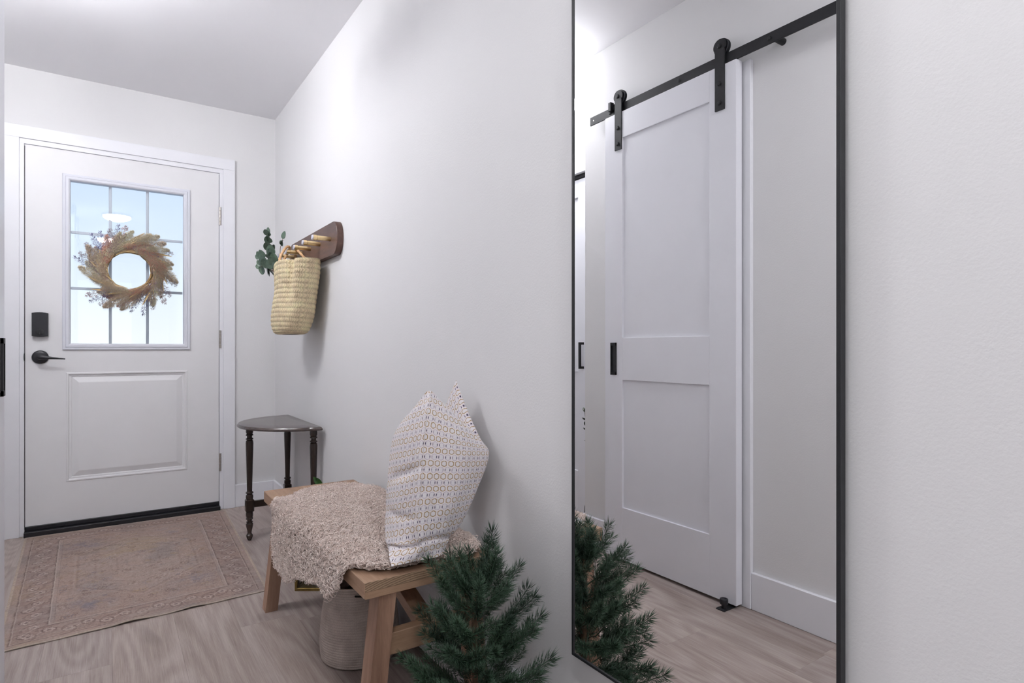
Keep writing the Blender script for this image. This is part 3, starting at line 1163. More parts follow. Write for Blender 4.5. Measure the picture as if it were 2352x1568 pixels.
OUT = [(0.00, 1.40), (0.03, 1.31), (0.08, 1.305), (0.15, 1.312), (0.22, 1.318), (0.28, 1.328), (0.315, 1.345), (0.335, 1.375), (0.372, 1.40), (0.425, 1.425), (0.46, 1.48), (0.45, 1.56), (0.475, 1.65), (0.49, 1.74), (0.525, 1.80), (0.545, 1.88), (0.53, 1.95), (0.545, 2.00), (0.505, 2.055), (0.45, 2.085), (0.40, 2.10), (0.345, 2.125), (0.29, 2.16), (0.25, 2.205), (0.19, 2.225), (0.10, 2.235), (0.04, 2.19), (0.0, 2.09)]
OUTA = np.array(OUT)


def inside(s, t, poly=OUTA, grow=0.0):
    c = np.array([0.25, 1.75])
    pl = c + (poly - c) * (1 + grow)
    r = np.zeros(s.shape, bool)
    n = len(pl)
    j = n - 1
    for i in range(n):
        xi, yi = pl[i]; xj, yj = pl[j]
        cond = ((yi > t) != (yj > t)) & (s < (xj - xi) * (t - yi) / (yj - yi + 1e-12) + xi)
        r ^= cond
        j = i
    return r


sk_org = np.array([-0.25, 1.75, BZ])
# polar grid from centre to outline
nR, nA = 60, 320
cum = np.concatenate([[0], np.cumsum(np.hypot(*np.diff(np.vstack([OUTA, OUTA[:1]]), axis=0).T))])
tt = np.linspace(0, cum[-1], nA, endpoint=False)
ring = np.stack([np.interp(tt, cum, np.append(OUTA[:, 0], OUTA[0, 0])), np.interp(tt, cum, np.append(OUTA[:, 1], OUTA[0, 1]))], -1)
cen = np.array([0.27, 1.75])
rad = np.linspace(0, 1, nR)[:, None, None]
ST = cen + (ring - cen) * 0.972 * rad * (1 + 0.012 * np.sin(np.arange(nA) * 1.7)[None, :, None] * (rad > 0.9))
Pk, Nk = skin_pos(ST[..., 0], ST[..., 1], 0.0)
fall = np.clip((1 - rad[..., 0]) / 0.03, 0, 1)
Pk = Pk - Nk * 0.009 * (1 - fall)[..., None]
me, F = grid_mesh('sheepskin_throw', Pk - sk_org, closed_u=True)
g = G('sheepskin_wool_base')
g.setb(Roughness=0.95)
g.b.inputs['Specular IOR Level'].default_value = 0.1
v = g.coord()
g.color(g.ramp(g.noise(v, 90, 4), [(0.3, L(214, 196, 185)), (0.7, L(238, 222, 212))]))
g.bump(g.noise(v, 300, 3), 0.9, 0.004)
M_skin = g.m
sk = link('sheepskin_throw', me, M_skin, None, tuple(sk_org))
tag(sk, 'curly cream sheepskin draped over the oak bench', 'throw')


def curls(N, rmin, rmax, thick, seed, edge_only=False, length=1.25):
    rg = np.random.default_rng(seed)
    s = rg.random(N * 2) * 0.56
    t = 1.29 + rg.random(N * 2) * 0.96
    m = inside(s, t, grow=0.012 if edge_only else 0.0)
    if edge_only:
        m &= ~inside(s, t, grow=-0.045)
    s, t = s[m][:N], t[m][:N]
    n = len(s)
    Pp, Nn = skin_pos(s, t, 0.0)
    # local frame
    T1 = np.cross(Nn, np.array([0, 1.0, 0])); T1 /= np.linalg.norm(T1, axis=1)[:, None]
    T2 = np.cross(Nn, T1)
    K = 9
    clump = fbm(s * 90, t * 90, 33)
    r0 = rmin + (rmax - rmin) * rg.random(n)
    a0 = rg.random(n) * 2 * PI
    ax = 2 * PI * fbm(s * 25, t * 25, 37) * 1.6 + rg.normal(0, 0.7, n)
    # helix axis: mix of tangent and normal
    A = (T1 * np.cos(ax)[:, None] + T2 * np.sin(ax)[:, None])
    tilt = rg.uniform(0.1, 0.75, n)[:, None]
    A = A * (1 - tilt) + Nn * tilt
    A /= np.linalg.norm(A, axis=1)[:, None]
    B = np.cross(A, Nn); B /= np.linalg.norm(B, axis=1)[:, None] + 1e-9
    Cc = np.cross(A, B)
    th = np.linspace(0, 2 * PI * length, K)
    V = np.zeros((n, K, 3, 3))
    drop = 0.5 * r0[:, None]
    base = Pp + Nn * ((-0.003 if edge_only else 0.001) + 0.006 * clump + 0.3 * r0)[:, None]
    for k in range(K):
        f = k / (K - 1)
        rad_ = r0 * (1.0 - 0.45 * f)
        an = a0 + th[k]
        c = base + A * ((f - 0.4) * r0 * 1.7)[:, None] + (B * np.cos(an)[:, None] + Cc * np.sin(an)[:, None]) * rad_[:, None]
        rd = (B * np.cos(an)[:, None] + Cc * np.sin(an)[:, None])
        w = thick * (1 - 0.65 * f) * (0.7 + 0.6 * rg.random(n))
        for j in range(3):
            q = 2 * PI * j / 3
            V[:, k, j] = c + (rd * math.cos(q) + A * math.sin(q)) * w[:, None]
    idx = np.arange(n * K * 3).reshape(n, K, 3)
    Fs = []
    for j in range(3):
        j2 = (j + 1) % 3
        Fs.append(np.stack([idx[:, :-1, j], idx[:, :-1, j2], idx[:, 1:, j2], idx[:, 1:, j]], -1).reshape(-1, 4))
    tone = np.repeat((0.35 * rg.random(n) + 0.65 * clump), K * 3)
    return V.reshape(-1, 3), np.concatenate(Fs), tone


g = G('sheepskin_curl_wool')
g.setb(Roughness=0.8)
g.b.inputs['Specular IOR Level'].default_value = 0.2
g.b.inputs['Sheen Weight'].default_value = 0.3
a = g.n('ShaderNodeVertexColor')
a.layer_name = 'Pattern'
g.l(a.outputs[0], g.b.inputs['Base Color'])
M_curl = g.m
for (N_, r1_, r2_, th_, sd_, eo, ln) in ((15000, 0.0030, 0.0066, 0.00150, 3, False, 1.25), (9000, 0.002, 0.0045, 0.0010, 4, False, 1.0), (4200, 0.0035, 0.0075, 0.0013, 5, True, 1.1), (2500, 0.006, 0.011, 0.0007, 6, True, 0.7)):
    V, F_, tone = curls(N_, r1_, r2_, th_, sd_, eo, ln)
    me = tri_mesh('curly_wool', V - sk_org, F_)
    ca = lin((226, 204, 194)); cb = lin((252, 238, 230))
    c = ca + (cb - ca) * np.clip((tone[:, None] - 0.2) * 1.4, 0, 1)
    # pinkish-tan patch near the pillow
    paint_color(me, None, c)
    me.shade_smooth()
    o = link('curly_wool', me, M_curl, sk)
    o['kind'] = 'stuff'

# ================================================================== PILLOWS
def hex_fabric(name, a=0.0190, b=0.0158, base=L(246, 238, 237)):
    g = G(name)
    g.setb(Roughness=0.9)
    g.b.inputs['Specular IOR Level'].default_value = 0.15
    g.b.inputs['Sheen Weight'].default_value = 0.2
    uv = g.n('ShaderNodeUVMap')
    uv.uv_map = 'UVMap'
    sp = g.n('ShaderNodeSeparateXYZ')
    g.l(uv.outputs[0], sp.inputs[0])
    M = g.math
    kn = 0.0011
    u = M('MULTIPLY', M('FLOOR', M('DIVIDE', sp.outputs[0], kn)), kn)
    v = M('MULTIPLY', M('FLOOR', M('DIVIDE', sp.outputs[1], kn)), kn)
    r = M('FLOOR', M('ADD', M('DIVIDE', v, b), 0.5))
    y = M('SUBTRACT', v, M('MULTIPLY', r, b))
    par = M('FLOORED_MODULO', r, 2.0)
    u2 = M('ADD', u, M('MULTIPLY', par, a / 2))
    i = M('FLOOR', M('ADD', M('DIVIDE', u2, a), 0.5))
    x = M('SUBTRACT', u2, M('MULTIPLY', i, a))
    ax = M('ABSOLUTE', x)
    ay = M('ABSOLUTE', y)
    d = M('MAXIMUM', M('MULTIPLY', ax, 1.02), M('ADD', M('MULTIPLY', ax, 0.5), M('MULTIPLY', ay, 0.88)))
    ring = M('LESS_THAN', M('ABSOLUTE', M('SUBTRACT', d, 0.0067)), 0.00115)
    core = M('LESS_THAN', d, 0.0058)
    p0 = M('LESS_THAN', par, 0.5)
    p1 = M('SUBTRACT', 1.0, p0)
    n = g.noise(g.coord('Object'), 60, 2)
    ochre = g.ramp(n, [(0.3, L(172, 146, 108)), (0.7, L(196, 166, 134))])
    c = g.mix(M('MULTIPLY', core, 0.75), base, L(236, 232, 235))
    c = g.mix(M('MULTIPLY', ring, p0), c, ochre)
    ring1 = M('LESS_THAN', M('ABSOLUTE', M('SUBTRACT', d, 0.0070)), 0.0011)
    c = g.mix(M('MULTIPLY', M('MULTIPLY', ring1, p1), 0.85), c, L(216, 204, 214))
    dash = M('LESS_THAN', M('ABSOLUTE', M('SUBTRACT', ax, a / 2 - 0.0031)), 0.0009)
    dash = M('MULTIPLY', M('MULTIPLY', dash, M('LESS_THAN', ay, 0.0026)), p1)
    c = g.mix(dash, c, L(84, 80, 100))
    g.l(c, g.b.inputs['Base Color'])
    # knit relief
    ku = M('SINE', M('MULTIPLY', sp.outputs[0], 2 * PI / 0.0022))
    kv = M('SINE', M('MULTIPLY', sp.outputs[1], 2 * PI / 0.0022))
    hgt = M('ADD', M('MULTIPLY', M('MULTIPLY', ku, kv), 0.4), M('ADD', M('MULTIPLY', core, 0.5), M('MULTIPLY', dash, -1.2)))
    g.bump(hgt, 0.55, 0.0008)
    return g.m


M_hex = hex_fabric('hexagon_knit_fabric')


def catmull_closed(P, n):
    """P (m,3) -> n samples round closed curve, plus segment parameter"""
    m = len(P)
    t = np.linspace(0, m, n, endpoint=False)
    i = t.astype(int) % m
    f = (t - np.floor(t))[:, None]
    p0, p1, p2, p3 = P[(i - 1) % m], P[i], P[(i + 1) % m], P[(i + 2) % m]
    return 0.5 * ((2 * p1) + (-p0 + p2) * f + (2 * p0 - 5 * p1 + 4 * p2 - p3) * f ** 2 + (-p0 + 3 * p1 - 3 * p2 + p3) * f ** 3)


def interp_rows(K, n):
    K = np.array(K, float)
    m = K.shape[0]
    t = np.linspace(0, m - 1, n)
    i = np.clip(t.astype(int), 0, m - 2)
    f = (t - i)[(...,) + (None,) * (K.ndim - 1)]
    g_ = lambda j: K[np.clip(j, 0, m - 1)]
    p0, p1, p2, p3 = g_(i - 1), g_(i), g_(i + 1), g_(i + 2)
    return 0.5 * ((2 * p1) + (-p0 + p2) * f + (2 * p0 - 5 * p1 + 4 * p2 - p3) * f ** 2 + (-p0 + 3 * p1 - 3 * p2 + p3) * f ** 3)


# front pillow: rows of (ridge, right, left) points from the bench up to its top corner
ridge = [(-0.272, 1.300, 0.462), (-0.262, 1.290, 0.492), (-0.265, 1.292, 0.535), (-0.2643, 1.288, 0.588), (-0.2597, 1.284, 0.6605), (-0.2551, 1.285, 0.7229), (-0.247, 1.288, 0.780), (-0.238, 1.295, 0.8216), (-0.228, 1.305, 0.846), (-0.215, 1.325, 0.866)]
right = [(-0.190, 1.308, 0.462), (-0.160, 1.33, 0.485), (-0.118, 1.335, 0.525), (-0.0914, 1.33, 0.575), (-0.0606, 1.33, 0.634), (-0.0390, 1.33, 0.690), (-0.052, 1.335, 0.722), (-0.105, 1.34, 0.772), (-0.160, 1.34, 0.822), (-0.205, 1.335, 0.864)]
left = [(-0.330, 1.300, 0.462), (-0.318, 1.345, 0.478), (-0.2980, 1.42, 0.490), (-0.2849, 1.45, 0.540), (-0.2777, 1.455, 0.611), (-0.2692, 1.46, 0.678), (-0.2595, 1.46, 0.742), (-0.243, 1.44, 0.782), (-0.232, 1.39, 0.822), (-0.221, 1.34, 0.864)]
rows = []
for a_, b_, c_ in zip(ridge, right, left):
    a_, b_, c_ = map(np.array, (a_, b_, c_))
    wR = np.linalg.norm(b_ - a_); wL = np.linalg.norm(c_ - a_)
    rm = (a_ + b_) / 2 + np.array([0.0, -0.10 * wR, 0.0])
    lm = (a_ + c_) / 2 + np.array([-0.09 * wL, -0.02 * wL, 0.0])
    br = b_ + np.array([-0.035 * min(1, wR * 5), 0.055 * min(1, wR * 5), 0])
    bk = (b_ + c_) / 2 + np.array([-0.005, 0.06 * min(1, wR * 5), 0])
    cb = c_ + np.array([0.035 * min(1, wL * 6), 0.03 * min(1, wL * 6), 0])
    rows.append([a_, a_ * 0.5 + rm * 0.5, rm, (rm + b_) / 2 + np.array([0, -0.006, 0]), b_, br, bk, cb, c_, (lm + c_) / 2 + np.array([-0.003, 0, 0]), lm, a_ * 0.5 + lm * 0.5])
nv = 150
RR = interp_rows(rows, nv)
nu = 240
P = np.stack([catmull_closed(RR[i], nu) for i in range(nv)])
# soft folds
hh = np.linspace(0, 1, nv)[:, None]
uu = np.linspace(0, 1, nu, endpoint=False)[None, :]
cenr = P.mean(axis=1, keepdims=True)
dirv = P - cenr
dl = np.linalg.norm(dirv, axis=2, keepdims=True) + 1e-6
fold = 0.010 * (fbm(uu * 7 + 0 * hh, hh * 6 + 0 * uu, 12) - 0.5)
crease = -0.013 * np.exp(-((hh - 0.150 - 0.015 * np.sin(uu * 12)) / 0.016) ** 2) * (np.cos(uu * 2 * PI) > -0.6)
left_w = np.clip(np.cos((uu - 0.86) * 2 * PI), 0, 1) ** 2
crease = crease - 0.008 * left_w * np.exp(-((hh - 0.48 - 0.1 * (uu - 0.8)) / 0.02) ** 2) - 0.006 * left_w * np.exp(-((hh - 0.33 + 0.2 * (uu - 0.8)) / 0.018) ** 2)
env = np.clip(np.minimum(hh / 0.04, (1 - hh) / 0.10), 0, 1)
P = P + dirv / dl * ((fold + crease) * env)[..., None]
# close ends
capb = cenr[:1] * np.ones_like(P[:1]); capt = cenr[-1:] * np.ones_like(P[:1])
capt[..., 2] += 0.004
mids = [capb, cenr[:1] + (P[:1] - cenr[:1]) * 0.6]
PP = np.concatenate(mids + [P] + [cenr[-1:] + (P[-1:] - cenr[-1:]) * 0.7 + np.array([0, 0, 0.003]), capt])
# uv: arclength from ridge along section, height along ridge
seg = np.linalg.norm(np.diff(np.concatenate([P, P[:, :1]], 1), axis=1), axis=2)
arc = np.concatenate([np.zeros((nv, 1)), np.cumsum(seg, 1)[:, :-1]], 1)
tot = seg.sum(1)[:, None]
su = np.where(arc < tot * 0.55, arc, arc - tot)
vh = np.concatenate([[0], np.cumsum(np.linalg.norm(np.diff(P[:, 0], axis=0), axis=1))])[:, None] * np.ones((1, nu))
def padrows(A):
    return np.concatenate([A[:1], A[:1], A, A[-1:], A[-1:]])
UV = np.stack([padrows(su), padrows(vh)], -1).reshape(-1, 2)
org = np.array([-0.22, 1.38, 0.4685])
me, F = grid_mesh('pillow', PP - org, closed_u=True, uv=UV)
pl = link('pillow', me, M_hex, None, tuple(org))
tag(pl, 'front cream pillow with ochre hexagon pattern standing on the bench end', 'pillow', 'patterned pillows on the bench')
MB().tube([tuple(p) for p in (P[4:-1:3, 0] + np.array([-0.0004, -0.0004, 0]))], 0.0011, 6).obj('seam', plain('seam_thread', L(222, 214, 214), 0.9, 0, 0.05, 200), pl, 180)


def cushion(corners, depth, nrm, n=90, pinch=0.07):
    """square cushion from 4 corners (counter-clockwise), puffed along nrm both ways"""
    c = np.array(corners, float)
    u = np.linspace(-1, 1, n)
    U, V = np.meshgrid(u, u)
    # pinch edges inwards between the corners
    Us = U * (1 - pinch * (1 - V ** 2) * np.abs(U) ** 3)
    Vs = V * (1 - pinch * (1 - U ** 2) * np.abs(V) ** 3)
    a = (Us[..., None] + 1) / 2; b = (Vs[..., None] + 1) / 2
    base = c[0] * (1 - a) * (1 - b) + c[1] * a * (1 - b) + c[2] * a * b + c[3] * (1 - a) * b
    h = np.clip((1 - U ** 2) * (1 - V ** 2), 0, 1) ** 0.42
    nrm = np.array(nrm, float); nrm /= np.linalg.norm(nrm)
    return base, h, nrm, U, V


cB = [(-0.060, 1.47, 0.475), (-0.034, 1.343, 0.692), (-0.050, 1.492, 0.884), (-0.050, 1.68, 0.660)]
base, hB, nB, UB, VB = cushion(cB, 0.05, (-1, -0.25, 0.05))
sz = np.linalg.norm(np.array(cB[1]) - np.array(cB[0]))
for sgn in (1,):
    pass
top = base + nB * (hB * 0.030)[..., None]
bot = base - nB * (hB * 0.016)[..., None]
n_ = base.shape[0]
V1 = top.reshape(-1, 3); V2 = bot.reshape(-1, 3)
Vall = np.concatenate([V1, V2])
ix = np.arange(n_ * n_).reshape(n_, n_)
q1 = np.stack([ix[:-1, :-1], ix[:-1, 1:], ix[1:, 1:], ix[1:, :-1]], -1).reshape(-1, 4)
q2 = q1[:, ::-1] + n_ * n_
Fb = np.concatenate([q1, q2])
orgB = np.array([-0.05, 1.5, 0.475])
me = tri_mesh('pillow', Vall - orgB, Fb)
uvl = me.uv_layers.new(name='UVMap')
uvp = np.stack([(UB.reshape(-1) + 1) / 2 * sz, (VB.reshape(-1) + 1) / 2 * 0.26], -1)
uvp = np.concatenate([uvp, uvp])
uvl.data.foreach_set('uv', uvp[Fb.reshape(-1)].reshape(-1).astype(np.float32))
me.shade_smooth()
pb = link('pillow', me, M_hex, None, tuple(orgB))
tag(pb, 'rear hexagon pillow leaning on the wall behind the front pillow', 'pillow', 'patterned pillows on the bench')

# ================================================================== SIDE TABLE
tb = empty('side_table', (-0.17, 3.2175, 0), 'dark half-moon side table with turned legs in the room corner', 'table')
TZ = 0.5926
R0, cy = 0.3315, 3.2175
poly = [(-0.016, cy - R0), (-0.045, cy - R0 - 0.001), (-0.062, cy - R0 + 0.004), (-0.074, cy - R0 + 0.014)]
a_s = math.radians(15)
for k in range(31):
    a = -PI / 2 - a_s - (PI - 2 * a_s) * k / 30
    poly.append((-0.016 + R0 * math.cos(a) * 0.985, cy + R0 * math.sin(a)))
poly += [(-0.074, cy + R0 - 0.014), (-0.062, cy + R0 - 0.004), (-0.045, cy + R0 + 0.001), (-0.016, cy + R0)]
mb = MB()
ccx, ccy = -0.14, cy


def scale_poly(pl, k):
    return [(min(ccx + (p[0] - ccx) * k, -0.016), ccy + (p[1] - ccy) * k) for p in pl]


rings = [(0.95, TZ - 0.017), (0.985, TZ - 0.017), (1.0, TZ - 0.013), (1.0, TZ - 0.009), (0.985, TZ - 0.006), (0.98, TZ - 0.0045), (0.972, TZ - 0.001), (0.955, TZ), (0.5, TZ)]
V = []
for k, z in rings:
    V += [(p[0], p[1], z) for p in scale_poly(poly, k)]
n = len(poly)
F = []
for r_ in range(len(rings) - 1):
    for k in range(n):
        k2 = (k + 1) % n
        F.append((r_ * n + k, r_ * n + k2, (r_ + 1) * n + k2, (r_ + 1) * n + k))
F.append(tuple(range(n - 1, -1, -1)))
F.append(tuple((len(rings) - 1) * n + k for k in range(n)))
mb.add(V, F)
mb.obj('tabletop', M_esptop, tb, 30)
LEGP = [(0.0, 0), (.008, .002), (.012, .010), (.0155, .020), (.0165, .028), (.011, .034), (.0095, .040), (.0115, .052), (.0165, .072), (.0175, .084), (.013, .091), (.017, .094), (.0165, .097), (.0115, .100), (.0115, .106), (.017, .109), (.017, .113), (.0150, .117), (.0175, .126), (.0175, .136), (.0155, .147)]
LEGP2 = [(.0155, .209), (.018, .218), (.0175, .230), (.013, .2345), (.013, .237), (.0185, .240), (.0178, .246), (.0125, .250), (.0135, .30), (.0155, .38), (.0178, .46), (.0185, .495), (.0172, .506), (.0125, .511), (.0185, .514), (.0178, .518), (.0125, .522), (.0125, .531), (.0185, .534), (.0175, .538), (.014, .541), (.0175, .550), (.0175, .565), (.0155, TZ - 0.017)]
for (lx, ly) in ((-0.287, 3.2175), (-0.043, 2.948), (-0.043, 3.460)):
    mb = MB().lathe(LEGP, (lx, ly, 0), 'Z', 20).lathe(LEGP2, (lx, ly, 0), 'Z', 20).box((lx - 0.0195, ly - 0.0195, 0.147), (lx + 0.0195, ly + 0.0195, 0.210), 0.004)
    mb.obj('leg', M_esp, tb, 35)
MB().box((-0.0525, 2.9675, 0.166), (-0.0335, 3.4405, 0.199), 0.002).obj('stretcher', M_esp, tb)
MB().box((-0.2675, 3.208, 0.166), (-0.0525, 3.227, 0.199), 0.002).obj('stretcher', M_esp, tb)

# ================================================================== COAT RACK
rk = empty('coat_rack', (-0.015, 3.04, 1.48), 'dark walnut wall rack with brass pegs and rounded ends', 'coat rack')
ya, yb_, za, zb_ = 2.624, 3.46, 1.405, 1.556
poly = []
hr = (zb_ - za) / 2
zc = (za + zb_) / 2
for k in range(17):
    a = -PI / 2 + PI * k / 16
    poly.append((yb_ - hr * 0.72 + hr * 0.72 * math.cos(a), zc + hr * math.sin(a)))
for k in range(17):
    a = PI / 2 + PI * k / 16
    poly.append((ya + hr * 0.72 + hr * 0.72 * math.cos(a), zc + hr * math.sin(a)))
MB().prism(poly, -0.031, -0.0005, 'X', 0.0018).obj('board', M_walnut, rk, 40)
pegs = [2.722, 2.883, 3.046, 3.207, 3.37]
proto = None
for py_ in pegs:
    if proto is None:
        proto = MB().lathe([(0.0105, 0), (0.0105, -0.060), (0.0088, -0.061), (0.0088, -0.0635), (0.0125, -0.0645), (0.0125, -0.079)], (-0.031, py_, 1.482), 'X', 24).obj('peg', M_brass, rk, 40)
        cap = MB().lathe([(0.0115, -0.079), (0.0115, -0.083), (0.0105, -0.0845)], (-0.031, py_, 1.482), 'X', 24).obj('peg_cap', M_marble, proto, 40)
    else:
        p = proto.copy(); COL.objects.link(p); p.parent = rk
        p.location = proto.location + Vector((0, py_ - pegs[0], 0))
        c = cap.copy(); COL.objects.link(c); c.parent = p

# ================================================================== HANGING BASKET
def woven_mat(name, c0, c1, c2, sc=1.0, patch=True):
    g = G(name)
    g.setb(Roughness=0.78)
    g.b.inputs['Specular IOR Level'].default_value = 0.25
    v = g.coord()
    a = g.n('ShaderNodeVertexColor')
    a.layer_name = 'Pattern'
    n1 = g.noise(v, 26, 3)
    n2 = g.noise(v, 420, 3)
    col = g.ramp(n1, [(0.35, c0), (0.5, c1), (0.68, c2)])
    col = g.mix(1.0, col, a.outputs[0], 'MULTIPLY')
    col = g.mix(1.0, col, g.ramp(n2, [(0.3, (0.85, 0.85, 0.85, 1)), (0.7, (1.1, 1.1, 1.1, 1))]), 'MULTIPLY')
    g.l(col, g.b.inputs['Base Color'])
    g.bump(n2, 0.4, 0.0008)
    return g.m


M_palm = woven_mat('palm_leaf_weave', L(212, 192, 160), L(226, 208, 172), L(232, 220, 178))
HB_x = -0.105   # centre distance from wall
# sections: (z, centre y, half width along y, half depth along x, slump)
HBk = [(1.046, 3.06, 0.060, 0.034, -.020), (1.047, 3.06, 0.105, 0.056, -.020), (1.060, 3.06, 0.138, 0.070, -.019), (1.09, 3.06, 0.160, 0.080, -.017), (1.14, 3.050, 0.172, 0.086, -.013), (1.20, 3.040, 0.176, 0.086, -.008), (1.27, 3.02, 0.180, 0.084, -.004), (1.34, 3.005, 0.190, 0.088, -.004), (1.400, 3.00, 0.196, 0.088, -.006)]
HBk = interp_rows(HBk, 300)
nu = 760
th = np.linspace(0, 2 * PI, nu, endpoint=False)
c_, s_ = np.cos(th), np.sin(th)
se = 0.75
cu = np.sign(c_) * np.abs(c_) ** se
su_ = np.sign(s_) * np.abs(s_) ** se
Pb = np.zeros((300, nu, 3))
hgt = (HBk[:, 0] - 1.046)
arcl = np.concatenate([[0], np.cumsum(np.hypot(np.diff(HBk[:, 0]), np.diff(HBk[:, 2])))])
rowh = arcl[-1] / 18.5
Carr = np.ones((300, nu, 3))
for i in range(300):
    z, cyy, hw, hd, hx = HBk[i]
    u = arcl[i] / rowh
    # rows spiral and dip at the front where the bag folds
    ph = u + th / (2 * PI)
    fr = ph % 1.0
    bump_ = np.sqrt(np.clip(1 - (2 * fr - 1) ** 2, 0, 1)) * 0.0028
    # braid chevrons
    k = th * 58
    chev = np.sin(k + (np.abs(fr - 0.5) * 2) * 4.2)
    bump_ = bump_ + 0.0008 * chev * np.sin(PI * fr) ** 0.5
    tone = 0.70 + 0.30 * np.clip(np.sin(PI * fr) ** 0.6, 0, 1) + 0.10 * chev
    t01 = max(0.0, float(hgt[i])) / (1.400 - 1.046)
    # vertical fold at front-far side
    fold = -0.034 * t01 ** 1.6 * np.exp(-((np.angle(np.exp(1j * (th - 2.35)))) / 0.22) ** 2)
    yy = cyy + (hw + bump_ + fold) * cu
    xx = HB_x + hx - (hd + bump_ + fold) * su_
    # far rim corner sinks a little
    sag = -0.060 * t01 ** 2 * np.clip(cu, 0, 1) ** 2 * np.clip(su_ * 0.5 + 0.5, 0, 1)
    zz = z + sag + 0.004 * np.sin(th * 2) * t01
    Pb[i] = np.stack([xx, yy, zz], -1)
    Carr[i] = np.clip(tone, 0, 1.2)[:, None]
# keep clear of the wall, rack
Pb[..., 0] = np.minimum(Pb[..., 0], -0.010 - 0.024 * (Pb[..., 2] > 1.395))
inner = Pb[::-1][:150].copy()
cxy = np.array([HB_x, 3.01])
inner[..., :2] = cxy + (inner[..., :2] - cxy) * 0.955
Pall = np.concatenate([Pb, inner])
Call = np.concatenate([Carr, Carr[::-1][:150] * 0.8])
orgb = np.array([HB_x, 3.03, 1.046])
me, F = grid_mesh('hanging_basket', Pall - orgb, closed_u=True)
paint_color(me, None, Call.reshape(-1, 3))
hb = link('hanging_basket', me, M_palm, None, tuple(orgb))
tag(hb, 'woven palm leaf tote basket hanging on a peg of the walnut rack', 'basket')
MB().prism([(HB_x - 0.020 - 0.050 * math.cos(t), 3.06 + 0.09 * math.sin(t)) for t in np.linspace(0, 2 * PI, 40, endpoint=False)], 1.0465, 1.052).obj('bottom', M_palm, hb)
M_rope = woven_mat('leather_rope', L(206, 162, 118), L(222, 180, 138), L(230, 192, 150))


def rope(pts, r, name, parent, mat, twist=90, n=10):
    pts = interp_rows(pts, 60)
    m = MB().tube([tuple(p) for p in pts], [r * (1 + 0.10 * math.sin(i * 1.6)) for i in range(60)], n)
    o = m.obj(name, mat, parent, 180)
    paint_color(o.data, None, np.ones((len(o.data.vertices), 3)))
    return o


# two handles, both looped over the fourth peg
pk = 3.207
rope([(-0.184, 3.02, 1.375), (-0.168, 3.09, 1.430), (-0.120, 3.180, 1.497), (-0.095, 3.207, 1.508), (-0.092, 3.232, 1.490), (-0.125, 3.20, 1.435), (-0.168, 3.15, 1.355)], 0.0068, 'handle', hb, M_rope)
rope([(-0.045, 2.93, 1.375), (-0.050, 3.0, 1.405), (-0.056, 3.165, 1.480), (-0.060, 3.205, 1.508), (-0.056, 3.24, 1.478), (-0.045, 3.26, 1.40)], 0.0065, 'handle', hb, M_rope)

# ================================================================== EUCALYPTUS
def leaf_mesh(name, ln, wd, cup=0.12, fold=0.1, round_=True, n=7, seed=0):
    """leaf growing along +Y, width along X, in XY plane, slight thickness by solidify-like second side"""
    V = []
    m = 6
    top = []
    for i in range(n + 1):
        t = i / n
        w = wd * (math.sin(PI * min(1, t ** (0.75 if round_ else 1.0))) ** (0.6 if round_ else 0.85)) if 0 < t < 1 else 0.0
        w = max(w, 0.0006)
        for j in range(-3, 4):
            s = j / 3
            V.append((s * w, t * ln, fold * abs(s) * w + cup * ln * (t * (1 - t)) * -1 * 1.0))
    N1 = len(V)
    V2 = [(x, y, z - 0.0005) for (x, y, z) in V]
    F = []
    for i in range(n):
        for j in range(6):
            a = i * 7 + j
            F.append((a, a + 1, a + 8, a + 7))
            F.append((a + N1, a + 7 + N1, a + 8 + N1, a + 1 + N1))
    for j in range(6):
        pass
    V += V2
    me = bpy.data.meshes.new(name)
    me.from_pydata(V, [], F)
    me.shade_smooth()
    return me


def leaf_mat(name, c0, c1, rough=0.45):
    g = G(name)
    g.setb(Roughness=rough)
    v = g.coord('Object', (1, 1, 1), True)
    oi = g.n('ShaderNodeObjectInfo')
    n = g.noise(v, 60, 3)
    f = g.math('ADD', g.math('MULTIPLY', n, 0.6), g.math('MULTIPLY', oi.outputs['Random'], 0.4))
    g.color(g.ramp(f, [(0.25, c0), (0.75, c1)]))
    g.b.inputs['Subsurface Weight'].default_value = 0.0
    return g.m


M_euc = leaf_mat('eucalyptus_leaf', L(56, 76, 66), L(104, 124, 106))
M_stem = plain('brown_stem', L(120, 98, 88), 0.6, 0, 0.1, 100)
eu = empty('eucalyptus_bunch', (-0.13, 3.10, 1.36), 'grey-green eucalyptus stems standing in the hanging basket', 'foliage')
round_leaf = leaf_mesh('leaf', 0.062, 0.029, 0.06, 0.12)
round_leaf.materials.append(M_euc)
small_leaf = leaf_mesh('leaf', 0.044, 0.0155, 0.05, 0.15)
small_leaf.materials.append(M_euc)
rg = random.Random(11)


def orient(dirv, upv):
    d = Vector(dirv).normalized()
    z = Vector(upv)
    z = (z - d * z.dot(d))
    z = z.normalized() if z.length > 1e-4 else d.orthogonal().normalized()
    x = d.cross(z).normalized()
    return Matrix((x, d, z)).transposed()


def place_leaf(mesh, parent, base, dirv, upv, s=1.0, mat=None, name='leaf'):
    o = bpy.data.objects.new(name, mesh)
    COL.objects.link(o)
    o.parent = parent
    pp = Vector((0, 0, 0)); q = parent
    while q is not None:
        pp += q.location; q = q.parent
    M = orient(dirv, upv).to_4x4()
    M = Matrix.Translation(Vector(base) - pp) @ M @ Matrix.Scale(s, 4)
    o.matrix_local = M
    return o


